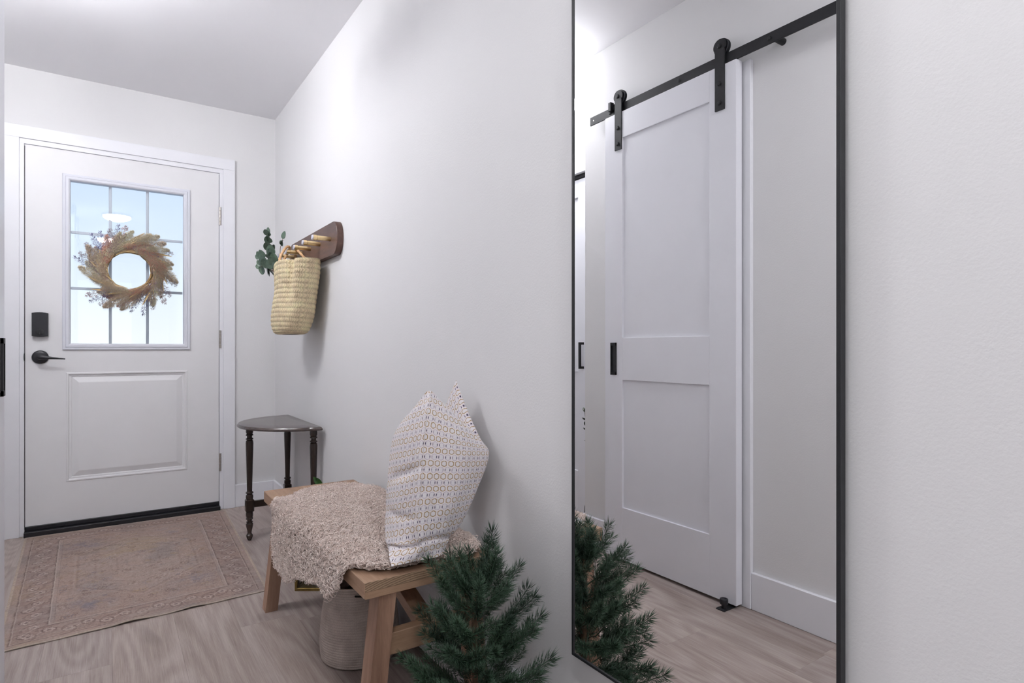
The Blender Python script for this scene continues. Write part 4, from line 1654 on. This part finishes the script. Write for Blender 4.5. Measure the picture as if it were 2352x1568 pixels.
stems = [
    [(-0.15, 3.14, 1.33), (-0.165, 3.22, 1.42), (-0.175, 3.27, 1.50), (-0.18, 3.29, 1.575)],
    [(-0.15, 3.16, 1.33), (-0.18, 3.24, 1.40), (-0.20, 3.30, 1.445), (-0.215, 3.34, 1.46)],
    [(-0.15, 3.18, 1.33), (-0.16, 3.25, 1.42), (-0.165, 3.30, 1.46)],
    [(-0.15, 3.17, 1.33), (-0.175, 3.22, 1.41), (-0.185, 3.25, 1.47)],
    [(-0.15, 3.12, 1.33), (-0.145, 3.17, 1.42), (-0.14, 3.21, 1.49), (-0.13, 3.20, 1.545)],
    [(-0.16, 3.18, 1.35), (-0.19, 3.26, 1.40), (-0.215, 3.32, 1.41)],
]
for si, st_ in enumerate(stems):
    pts = interp_rows(st_, 24)
    MB().tube([tuple(p) for p in pts], [0.0022 * (1 - 0.5 * i / 24) for i in range(24)], 6).obj('stem', M_stem, eu, 180)
    L_ = 24
    for i in range(8, 24, 2):
        p = pts[i]
        for sd in (-1, 1):
            if rg.random() < 0.22:
                continue
            tdir = pts[min(i + 1, 23)] - pts[i - 1]
            tdir = tdir / np.linalg.norm(tdir)
            side = np.cross(tdir, [1, -0.45, 0.1]); side /= np.linalg.norm(side)
            dv = side * sd + tdir * rg.uniform(0.1, 0.7) + np.array([rg.uniform(-0.3, 0.3), rg.uniform(-0.2, 0.2), rg.uniform(-0.3, 0.3)])
            up = (-1 + rg.uniform(-0.3, 0.3), -0.75 + rg.uniform(-0.5, 0.5), rg.uniform(-0.4, 0.6))
            if p[1] > 3.13 and p[2] > 1.435 and p[0] > -0.152 and p[2] < 1.50:
                continue
            mesh_ = round_leaf if (i < 17 or rg.random() < 0.4) else small_leaf
            place_leaf(mesh_, eu, p, dv, up, rg.uniform(0.68, 0.98))
    tdir = pts[-1] - pts[-3]
    place_leaf(small_leaf, eu, pts[-1], tdir, (-1, -0.6, 0), 1.0)

# ================================================================== WREATH
wc = Vector((-0.782, 3.885, 1.407))
wr = empty('wreath', tuple(wc), 'dried pampas and grass wreath hanging on the door window', 'wreath')
mb = MB()
for k in range(4):
    pts = []
    for i in range(49):
        a = 2 * PI * i / 48
        r_ = 0.108 + 0.006 * math.sin(a * (3 + k) + k * 2)
        pts.append((wc.x + r_ * math.cos(a), wc.y + 0.006 * math.sin(a * 4 + k * 1.6) + 0.012, wc.z + r_ * math.sin(a)))
    mb.tube(pts, 0.0055, 6, cap=False)
mb.obj('ring', plain('dried_stem', L(168, 136, 92), 0.7, 0, 0.15, 80), wr, 180)


def plume_mesh(name, ln, wd, N, hair, curve=0.05, seed=0, spike=False):
    rgp = np.random.default_rng(seed)
    t = rgp.random(N) ** 0.9
    t = 0.18 + 0.82 * t
    y = t * ln
    cx = curve * ln * (t ** 2)
    prof = np.sin(np.clip(t, 0.05, 1) ** 1.2 * PI) ** 0.6
    an = rgp.random(N) * 2 * PI
    spread = wd * prof * (0.35 + 0.65 * rgp.random(N))
    h = hair * (0.6 + 0.7 * rgp.random(N))
    fwd = 0.82 if not spike else 0.6
    d = np.stack([np.cos(an) * (1 - fwd), np.full(N, fwd), np.sin(an) * (1 - fwd)], -1)
    d /= np.linalg.norm(d, axis=1)[:, None]
    b = np.stack([cx + np.cos(an) * spread * 0.45, y - h * 0.4, np.sin(an) * spread * 0.45], -1)
    e = b + d * h[:, None] + np.stack([np.cos(an) * spread * 0.5, 0 * y, np.sin(an) * spread * 0.5], -1)
    w = (0.00065 if not spike else 0.0010)
    s1 = np.cross(d, np.array([0.3, 0.2, 1.0])); s1 /= np.linalg.norm(s1, axis=1)[:, None]
    s2 = np.cross(d, s1)
    mid = (b + e) / 2
    V = np.stack([b, mid + s1 * w, mid - s1 * 0.5 * w + s2 * w, mid - s1 * 0.5 * w - s2 * w, e], 1).reshape(-1, 3)
    base = (np.arange(N) * 5)[:, None]
    F = np.concatenate([base + np.array([[0, 2, 1]]), base + np.array([[0, 3, 2]]), base + np.array([[0, 1, 3]]), base + np.array([[4, 1, 2]]), base + np.array([[4, 2, 3]]), base + np.array([[4, 3, 1]])])
    # stem
    ns = 8
    sy = np.linspace(0, ln * 0.92, ns)
    ring_ = []
    for k in range(ns):
        tt_ = sy[k] / ln
        for j in range(3):
            q = 2 * PI * j / 3
            ring_.append((curve * ln * tt_ ** 2 + 0.0012 * math.cos(q), sy[k], 0.0012 * math.sin(q)))
    off = len(V)
    V = np.concatenate([V, np.array(ring_)])
    Fs = []
    for k in range(ns - 1):
        for j in range(3):
            j2 = (j + 1) % 3
            a0 = off + k * 3
            Fs += [(a0 + j, a0 + j2, a0 + 3 + j2), (a0 + j, a0 + 3 + j2, a0 + 3 + j)]
    return tri_mesh(name, V, np.concatenate([F, np.array(Fs)]))


def fmat(name, c):
    g = G(name)
    g.t.nodes.remove(g.b)
    oi = g.n('ShaderNodeObjectInfo')
    n = g.noise(g.coord('Object', (1, 1, 1), True), 80, 2)
    f = g.math('ADD', g.math('MULTIPLY', n, 0.5), g.math('MULTIPLY', oi.outputs['Random'], 0.5))
    c = np.array(c)
    col = g.ramp(f, [(0.25, L(*(c * 0.9))), (0.75, L(*np.minimum(255, c * 1.08)))])
    d1 = g.n('ShaderNodeBsdfDiffuse')
    d2 = g.n('ShaderNodeBsdfTranslucent')
    g.l(col, d1.inputs[0]); g.l(col, d2.inputs[0])
    mx = g.n('ShaderNodeMixShader')
    mx.inputs[0].default_value = 0.22
    g.l(d1.outputs[0], mx.inputs[1]); g.l(d2.outputs[0], mx.inputs[2])
    g.l(mx.outputs[0], g.out.inputs[0])
    return g.m


cream = fmat('pampas_cream', (255, 230, 204))
pinkp = fmat('pampas_rose', (236, 186, 166))
mauve = fmat('grass_mauve', (208, 176, 180))
violet = fmat('grass_violet', (150, 146, 188))
straw = fmat('dried_leaf_straw', (218, 192, 146))
kinds = []
for i, (ln, wd, N, hr_, cv, m_) in enumerate(((0.155, 0.036, 1150, 0.012, 0.14, cream), (0.14, 0.032, 900, 0.011, 0.20, cream), (0.15, 0.032, 900, 0.011, 0.16, pinkp), (0.17, 0.030, 700, 0.010, 0.14, mauve))):
    me = plume_mesh('plume', ln, wd, N, hr_, cv, 20 + i)
    me.materials.append(m_)
    kinds.append(me)
spk = []
for i, (ln, wd, N, hr_, cv, m_) in enumerate(((0.17, 0.020, 150, 0.012, 0.12, violet), (0.16, 0.026, 170, 0.012, 0.15, mauve), (0.15, 0.030, 220, 0.010, 0.1, fmat('grass_pale', (196, 184, 196))))):
    me = plume_mesh('grass_spike', ln, wd, N, hr_, cv, 40 + i, True)
    me.materials.append(m_)
    spk.append(me)
blade = leaf_mesh('dried_leaf', 0.15, 0.0065, 0.10, 0.5, False, 8)
blade.materials.append(straw)
rw = random.Random(5)
for k in range(104):
    a = 2 * PI * k / 104 + rw.uniform(-0.05, 0.05)
    layer = k % 3
    r_ = 0.120 + (0.0, 0.028, -0.002)[layer] + rw.uniform(-0.006, 0.010)
    base = wc + Vector((r_ * math.cos(a), -0.010 - 0.022 * rw.random(), r_ * math.sin(a)))
    out = (0.10, 0.55, 0.02)[layer] + rw.uniform(-0.10, 0.28)
    tang = Vector((math.sin(a), 0, -math.cos(a)))       # clockwise
    rad_ = Vector((math.cos(a), 0, math.sin(a)))
    dv = tang + rad_ * out + Vector((0, rw.uniform(-0.16, 0.04), 0))
    x = rw.random()
    if x < 0.74:
        me_ = kinds[0] if x < 0.32 else kinds[1] if x < 0.54 else kinds[2] if x < 0.67 else kinds[3]
        nm = 'plume'
        s_ = rw.uniform(0.75, 1.05)
    elif x < 0.87:
        me_ = rw.choice(spk); nm = 'grass_spike'; s_ = rw.uniform(0.8, 1.05)
        dv = tang + rad_ * (out + 0.25) + Vector((0, rw.uniform(-0.1, 0.04), 0))
    else:
        me_ = blade; nm = 'dried_leaf'; s_ = rw.uniform(0.7, 1.1)
    o = place_leaf(me_, wr, base - dv.normalized() * 0.04, dv, (0, -1, 0.0) if nm == 'dried_leaf' else rad_ * -1 + Vector((0, rw.uniform(-.5, .5), 0)), s_, name=nm)
# protruding wisps on the outer left, top left, bottom
for (a, kk) in ((2.75, 0), (2.95, 2), (3.2, 2), (3.35, 0), (2.2, 0), (2.05, 1), (2.35, 2), (4.35, 0), (4.2, 1), (4.5, 2), (5.4, 0), (5.6, 2), (0.1, 2), (-0.2, 2), (5.9, 1), (0.9, 2)):
    tang = Vector((math.sin(a), 0, -math.cos(a)))
    rad_ = Vector((math.cos(a), 0, math.sin(a)))
    dv = tang * 0.75 + rad_ * 0.75
    base = wc + rad_ * 0.125 + Vector((0, -0.012, 0))
    place_leaf(spk[kk], wr, base, dv, rad_ * -1, 0.9, name='grass_spike')
for (a, s_) in ((2.0, .8), (2.3, .9), (1.2, 0.9), (0.8, 1.0), (3.9, 0.9), (4.6, 1.0), (5.2, 1.0), (5.35, .9), (3.5, 0.9), (1.8, 1.0), (2.7, 0.8)):
    tang = Vector((math.sin(a), 0, -math.cos(a)))
    rad_ = Vector((math.cos(a), 0, math.sin(a)))
    place_leaf(blade, wr, wc + rad_ * 0.100 + Vector((0, -0.026, 0)), tang + rad_ * rw.uniform(-0.15, 0.1), (0, -1, 0), s_ * 1.05, name='dried_leaf')

# ================================================================== LITTLE FIR
M_needle = leaf_mat('fir_needle', L(34, 58, 43), L(66, 94, 70), 0.42)
M_bark = plain('fir_stem', L(92, 70, 52), 0.8, 0, 0.2, 150, 0.3)
TX, TY = -0.192, 1.150
fir = empty('small_fir_tree', (TX, TY, 0), 'small dark green artificial fir tree beside the bench and mirror', 'tree')


def sprig_mesh(seed, subs=2, ln=0.17):
    rgs = np.random.default_rng(seed)
    axes = []
    bend = rgs.uniform(0.08, 0.22)
    n = 12
    t = np.linspace(0, 1, n)
    main = np.stack([0.02 * rgs.normal() * t, t * ln, bend * ln * t ** 2], -1)
    axes.append((main, 0.2))
    for k in range(subs):
        i = 3 + 2 * k
        side = -1 if k % 2 else 1
        l2 = ln * rgs.uniform(0.42, 0.58)
        p0 = main[i]
        d = np.array([side * 0.75, 0.75, 0.12]); d /= np.linalg.norm(d)
        sub = p0 + np.outer(np.linspace(0, 1, 9), d) * l2 + np.outer(np.linspace(0, 1, 9) ** 2, [0, 0.1, 0.25]) * l2 * 0.5
        axes.append((sub, 0.0))
    Vn, Fn = [], []
    off = 0
    mbs = MB()
    for ax, st0 in axes:
        L2 = np.linalg.norm(np.diff(ax, axis=0), axis=1).sum()
        N = int(L2 * 2300)
        tt2 = st0 + (1 - st0) * rgs.random(N)
        tt2[-20:] = 1.0
        f = tt2 * (len(ax) - 1)
        i = np.clip(f.astype(int), 0, len(ax) - 2)
        fr = (f - i)[:, None]
        p = ax[i] * (1 - fr) + ax[i + 1] * fr
        tg = ax[i + 1] - ax[i]; tg /= np.linalg.norm(tg, axis=1)[:, None]
        ref = np.array([0.0, 0.1, 1.0])
        s1 = np.cross(tg, ref); s1 /= np.linalg.norm(s1, axis=1)[:, None]
        s2 = np.cross(tg, s1)
        an = rgs.random(N) * 2 * PI
        radv = s1 * np.cos(an)[:, None] + s2 * np.sin(an)[:, None]
        fwd = rgs.uniform(0.35, 0.85, N)[:, None]
        fwd[-20:] = 1.6
        d = radv + tg * fwd
        d /= np.linalg.norm(d, axis=1)[:, None]
        h = rgs.uniform(0.018, 0.028, N)[:, None]
        mid = p + d * h * 0.55
        end = p + (d * h) + tg * h * 0.22
        w1 = np.cross(d, tg); w1 /= np.linalg.norm(w1, axis=1)[:, None] + 1e-9
        w2 = np.cross(d, w1)
        w = 0.00058
        V = np.stack([p, mid + w1 * w, mid - 0.5 * w1 * w + w2 * w, mid - 0.5 * w1 * w - w2 * w, end], 1).reshape(-1, 3)
        base = (np.arange(N) * 5)[:, None] + off
        Fn.append(np.concatenate([base + np.array([q]) for q in ((0, 2, 1), (0, 3, 2), (0, 1, 3), (4, 1, 2), (4, 2, 3), (4, 3, 1))]))
        Vn.append(V)
        off += len(V)
        # stem
        ring_ = []
        for k in range(len(ax)):
            rr2 = 0.0018 * (1 - 0.5 * k / len(ax))
            for j in range(4):
                q = 2 * PI * j / 4
                ring_.append(ax[k] + np.array([rr2 * math.cos(q), 0, rr2 * math.sin(q)]))
        Fs = []
        for k in range(len(ax) - 1):
            for j in range(4):
                j2 = (j + 1) % 4
                a0 = off + k * 4
                Fs += [(a0 + j, a0 + j2, a0 + 4 + j2), (a0 + j, a0 + 4 + j2, a0 + 4 + j)]
        Vn.append(np.array(ring_)); Fn.append(np.array(Fs)); off += len(ring_)
    me = tri_mesh('branch', np.concatenate(Vn), np.concatenate(Fn))
    me.materials.append(M_needle)
    return me


big = [sprig_mesh(60 + i, 2, 0.165) for i in range(4)]
mid_ = [sprig_mesh(70 + i, 1, 0.13) for i in range(3)]
sml = [sprig_mesh(80 + i, 0, 0.105) for i in range(3)]
MB().tube([(TX, TY, 0.05), (TX + 0.003, TY, 0.2), (TX - 0.002, TY, 0.38), (TX + 0.004, TY, 0.43)], [0.009, 0.008, 0.006, 0.004], 8).obj('trunk', M_bark, fir, 180)
MB().lathe([(0.050, 0.0), (0.062, 0.005), (0.066, 0.03), (0.064, 0.07), (0.055, 0.095), (0.030, 0.105), (0.012, 0.11)], (TX, TY, 0), 'Z', 24).obj('burlap_base', plain('burlap', L(150, 118, 86), 0.9, 0, 0.2, 200, 0.6, 500), fir, 60)
rt = random.Random(21)
levels = [(0.09, 6, 1.20, 0.12, 'b'), (0.15, 6, 1.13, 0.25, 'b'), (0.205, 6, 1.05, 0.35, 'b'), (0.26, 5, 1.0, 0.42, 'b'), (0.31, 5, 0.96, 0.62, 'b'), (0.36, 4, 0.88, 0.9, 'b'), (0.405, 4, 0.90, 1.2, 'm')]
for li, (z, n, s_, up, kd) in enumerate(levels):
    for k in range(n):
        a = 2 * PI * (k + 0.37 * li) / n + rt.uniform(-0.15, 0.15)
        dv = Vector((math.cos(a), math.sin(a), up + rt.uniform(-0.1, 0.15)))
        sc_ = s_ * rt.uniform(0.92, 1.08)
        # room on the wall side
        reach = 0.19 * sc_ * math.cos(a) / dv.length
        if reach > 0.128:
            sc_ *= 0.128 / reach
        reach = 0.19 * sc_ * math.sin(a) / dv.length
        if reach > 0.106:
            sc_ *= 0.106 / reach
        me_ = rt.choice(big if kd == 'b' else mid_)
        o = place_leaf(me_, fir, (TX + 0.004 * math.cos(a), TY + 0.004 * math.sin(a), z), dv, (0, 0, 1), sc_, name='branch')
# upright leaders
for (dx, dy, dz, s_, z0) in ((0.55, -0.05, 1.0, 1.05, 0.415), (-0.45, 0.15, 1.0, 0.9, 0.40), (0.95, 0.3, 1.0, 1.1, 0.375), (0.15, 0.25, 1.0, 0.8, 0.405), (-0.25, -0.35, 1.0, 0.7, 0.41)):
    place_leaf(rt.choice(mid_), fir, (TX + 0.003, TY, z0), (dx, dy, dz), (-dx, -dy, 0.2), s_, name='branch')
# inner filler sprigs
for k in range(16):
    a = rt.uniform(0, 2 * PI)
    z = rt.uniform(0.11, 0.34)
    rr_ = rt.uniform(0.03, 0.075)
    dv = Vector((math.cos(a), math.sin(a), rt.uniform(0.5, 1.4)))
    if math.sin(a) > 0.45:
        continue
    place_leaf(rt.choice(sml), fir, (TX + rr_ * math.cos(a), TY + rr_ * math.sin(a), z), dv, (0, 0, 1), 0.95, name='branch')

# ================================================================== ROPE BASKET UNDER BENCH
g_ = woven_mat('cotton_rope', L(182, 169, 160), L(194, 181, 172), L(204, 191, 182))
RB = (-0.212, 1.835)
prof = interp_rows([(0.060, 0.0), (0.110, 0.002), (0.119, 0.012), (0.122, 0.04), (0.122, 0.075), (0.119, 0.11), (0.115, 0.15), (0.108, 0.19), (0.104, 0.225), (0.103, 0.243)], 260)
arcl = np.concatenate([[0], np.cumsum(np.hypot(np.diff(prof[:, 0]), np.diff(prof[:, 1])))])
nu = 300
th = np.linspace(0, 2 * PI, nu, endpoint=False)
Pb = np.zeros((260, nu, 3)); Cb = np.ones((260, nu, 3))
for i in range(260):
    fr = ((arcl[i] / 0.0078) + th / (2 * PI)) % 1
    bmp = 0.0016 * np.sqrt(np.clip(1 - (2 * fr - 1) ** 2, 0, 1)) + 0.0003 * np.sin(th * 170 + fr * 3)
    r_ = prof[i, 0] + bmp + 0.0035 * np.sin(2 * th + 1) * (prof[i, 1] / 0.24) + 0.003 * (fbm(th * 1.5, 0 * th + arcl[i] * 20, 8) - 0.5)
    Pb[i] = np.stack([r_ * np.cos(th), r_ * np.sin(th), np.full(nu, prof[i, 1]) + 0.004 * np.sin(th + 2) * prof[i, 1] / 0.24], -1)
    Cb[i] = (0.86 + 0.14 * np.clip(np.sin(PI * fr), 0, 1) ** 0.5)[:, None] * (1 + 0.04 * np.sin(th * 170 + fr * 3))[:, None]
inn = Pb[::-1][:180].copy(); inn[..., :2] *= 0.94
me, F = grid_mesh('rope_basket', np.concatenate([Pb, inn]), closed_u=True)
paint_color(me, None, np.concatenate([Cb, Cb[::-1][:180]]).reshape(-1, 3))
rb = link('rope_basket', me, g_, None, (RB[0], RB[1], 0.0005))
tag(rb, 'beige coiled cotton rope basket on the floor under the bench', 'basket')
MB().lathe([(0.0, 0.0035), (0.108, 0.0035), (0.108, 0.008), (0.0, 0.008)], (RB[0], RB[1], 0), 'Z', 32, caps=False).obj('bottom', g_, rb)
# slot handle: solid dark tube coloured as the shade inside the opening
mb = MB()
pts = []
for k in range(15):
    a = math.radians(-118 + 44 * k / 14) 
    pts.append((RB[0] + 0.1075 * math.cos(a), RB[1] + 0.1075 * math.sin(a), 0.222 - 0.003 * math.sin(PI * k / 14)))
mb.tube(pts, 0.0026, 6)
mb.obj('slot_shade', plain('slot_shade_dark', L(40, 36, 36), 0.9), rb, 180)
# folded dark blanket inside
n1, n2 = 60, 120
rr0 = np.linspace(0, 1, n1)[:, None]; aa = np.linspace(0, 2 * PI, n2, endpoint=False)[None, :]
zz = 0.200 - 0.05 * rr0 ** 4 + 0.028 * (fbm(rr0 * np.cos(aa) * 3 + 5, rr0 * np.sin(aa) * 3 + 5, 14) - 0.5)
Pq = np.dstack([rr0 * 0.096 * np.cos(aa), rr0 * 0.096 * np.sin(aa), zz])
low_ = Pq[-1:].copy(); low_[..., 2] = 0.009
Pq = np.concatenate([Pq, low_])
me, F = grid_mesh('folded_blanket', Pq, closed_u=True)
fb = link('folded_blanket', me, plain('dark_green_wool', L(34, 38, 34), 0.95, 0, 0.2, 120, 0.5), None, (RB[0], RB[1], 0.0))
tag(fb, 'dark green folded cloth inside the rope basket', 'cloth')

# ================================================================== LANTERN
ln_o = Vector((-0.1555, 2.462, 0))
lt = empty('brass_lantern', tuple(ln_o), 'brass framed glass lantern on the floor beyond the bench', 'lantern')
Mr = Matrix.Translation(ln_o) @ Matrix.Rotation(math.radians(-34.5), 4, 'Z')
w_, h_, t_ = 0.071, 0.21, 0.0052


def lbox(lo, hi, c=0.0006):
    return MB().box(lo, hi, c, Mr)


for sx in (-1, 1):
    for sy in (-1, 1):
        lbox((sx * w_ - t_, sy * w_ - t_, 0.0), (sx * w_ + t_, sy * w_ + t_, h_)).obj('post', M_brass_old, lt)
for z0 in (0.0, h_ - 0.0105):
    for sgn in (-1, 1):
        lbox((-w_, sgn * w_ - t_, z0), (w_, sgn * w_ + t_, z0 + 0.0105)).obj('rail', M_brass_old, lt)
        lbox((sgn * w_ - t_, -w_, z0), (sgn * w_ + t_, w_, z0 + 0.0105)).obj('rail', M_brass_old, lt)
lbox((-w_, -w_, 0.0), (w_, w_, 0.003)).obj('base_plate', M_brass_old, lt)
for sgn in (-1, 1):
    lbox((-w_, sgn * w_ - 0.001, 0.0105), (w_, sgn * w_ + 0.001, h_ - 0.0105), 0).obj('glass_pane', M_shade, lt)
    lbox((sgn * w_ - 0.001, -w_, 0.0105), (sgn * w_ + 0.001, w_, h_ - 0.0105), 0).obj('glass_pane', M_shade, lt)
MB().tube([tuple(Mr @ Vector(p)) for p in ((-w_, 0, h_), (-w_ * 0.8, 0, h_ + 0.04), (0, 0, h_ + 0.065), (w_ * 0.8, 0, h_ + 0.04), (w_, 0, h_))], 0.003, 8).obj('handle', M_brass_old, lt, 180)
cd = empty('pillar_candle', (ln_o.x, ln_o.y, 0.003), 'ivory pillar candle standing inside the brass lantern', 'candle')
MB().lathe([(0.034, 0), (0.036, 0.002), (0.036, 0.118), (0.034, 0.122), (0.022, 0.119), (0.004, 0.117)], (ln_o.x, ln_o.y, 0.003), 'Z', 32).obj('wax', plain('candle_wax', L(228, 220, 204), 0.5, 0, 0.03, 30), cd, 40)
MB().tube([(ln_o.x, ln_o.y, 0.117), (ln_o.x, ln_o.y, 0.127), (ln_o.x + 0.002, ln_o.y, 0.133)], 0.0011, 6).obj('wick', M_black, cd, 180)

# ================================================================== POTTED PLANT BEHIND BENCH
M_gleaf = leaf_mat('green_leaf', L(44, 84, 40), L(92, 138, 72), 0.35)
pp_ = empty('potted_plant', (-0.135, 2.70, 0), 'green leafy plant behind the far end of the bench', 'plant')
MB().lathe([(0.045, 0), (0.047, 0.002), (0.062, 0.10), (0.066, 0.102), (0.066, 0.118), (0.060, 0.118), (0.056, 0.105), (0.0, 0.100)], (-0.135, 2.70, 0), 'Z', 32, caps=False).obj('pot', plain('grey_pot', L(150, 148, 146), 0.6), pp_, 40)
gl = leaf_mesh('leaf', 0.10, 0.021, 0.15, 0.35, False, 9)
gl.materials.append(M_gleaf)
rp_ = random.Random(3)
for k in range(14):
    a = 2.4 * k
    hz = 0.15 + 0.008 * k
    top_ = (-0.135 + 0.030 * math.cos(a), 2.70 + 0.035 * math.sin(a), hz)
    if k % 2 == 0:
        MB().tube([(-0.135, 2.70, 0.09), (-0.135 + 0.015 * math.cos(a), 2.70 + 0.015 * math.sin(a), hz * 0.6), top_], 0.0018, 6).obj('stem', M_gleaf, pp_, 180)
    place_leaf(gl, pp_, top_, (0.45 * math.cos(a) - 0.1, 0.5 * math.sin(a), 0.5), (0.2, 0, 1), 0.6)
place_leaf(gl, pp_, (-0.082, 2.665, 0.350), (-0.50, 0.05, 0.62), (-0.6, -0.6, 0.5), 0.66)
MB().tube([(-0.135, 2.70, 0.09), (-0.12, 2.68, 0.22), (-0.082, 2.665, 0.350)], 0.0018, 6).obj('stem', M_gleaf, pp_, 180)

# ================================================================== PLANT IN THE NOOK (seen in the mirror)
M_oleaf = leaf_mat('olive_leaf', L(58, 66, 56), L(92, 100, 86), 0.5)
np_ = empty('nook_plant', (-1.315, 2.335, 0), 'leafy stems in a vase round the corner, seen in the mirror', 'plant')
MB().lathe([(0.035, 0), (0.045, 0.004), (0.058, 0.06), (0.055, 0.13), (0.030, 0.19), (0.026, 0.21), (0.030, 0.215), (0.022, 0.212), (0.022, 0.18)], (-1.315, 2.335, 0), 'Z', 32, caps=False).obj('vase', plain('dark_vase', L(70, 70, 72), 0.4), np_, 50)
ol = leaf_mesh('leaf', 0.048, 0.0095, 0.1, 0.2, False, 8)
ol.materials.append(M_oleaf)
for (a, hh_) in ((0.6, 0.66), (1.5, 0.60), (2.4, 0.64), (3.9, 0.58), (5.0, 0.62)):
    pts = interp_rows([(-1.315, 2.335, 0.02), (-1.315, 2.335, 0.22), (-1.315 + 0.03 * math.cos(a), 2.335 + 0.03 * math.sin(a), 0.42), (-1.315 + 0.055 * math.cos(a), 2.335 + 0.058 * math.sin(a), hh_)], 20)
    MB().tube([tuple(p) for p in pts], 0.0013, 6).obj('stem', M_oleaf, np_, 180)
    for i in range(10, 20, 2):
        for sd in (-1, 1):
            dv = Vector((math.cos(a + sd * 1.5), math.sin(a + sd * 1.5), 0.6)) + Vector((0, 0, 0))
            place_leaf(ol, np_, pts[i], dv, (0, 0.3, 1), 0.9)

# ================================================================== BASEBOARD HEATER
ht = empty('baseboard_heater', (-0.033, 1.95, 0.0), 'pale baseboard heater along the wall behind the bench legs', 'heater')
HY0, HY1 = 1.42, 2.28
M_heat = plain('heater_enamel', L(206, 204, 206), 0.45, 0, 0.02, 20)
prf = [(-0.0155, 0.225), (-0.045, 0.225), (-0.060, 0.205), (-0.060, 0.1375), (-0.056, 0.1375), (-0.056, 0.203), (-0.0435, 0.221), (-0.0155, 0.221)]
mb = MB()
V = [(x, HY0, z) for x, z in prf] + [(x, HY1, z) for x, z in prf]
nn = len(prf)
mb.add(V, [(k, (k + 1) % nn, nn + (k + 1) % nn, nn + k) for k in range(nn)])
mb.obj('cover', M_heat, ht)
MB().box((-0.024, HY0, 0.112), (-0.0155, HY1, 0.222)).box((-0.055, HY0 + 0.01, 0.150), (-0.024, HY1 - 0.01, 0.195)).obj('core', M_rubber, ht)
MB().box((-0.060, HY0, 0.02), (-0.0155, HY1, 0.112), 0.002).obj('lower_cover', M_heat, ht)
MB().box((-0.061, HY0 - 0.004, 0.0), (-0.0155, HY0, 0.226)).obj('end_cap', M_heat, ht)
MB().box((-0.061, HY1, 0.0), (-0.0155, HY1 + 0.004, 0.226)).obj('end_cap', M_heat, ht)
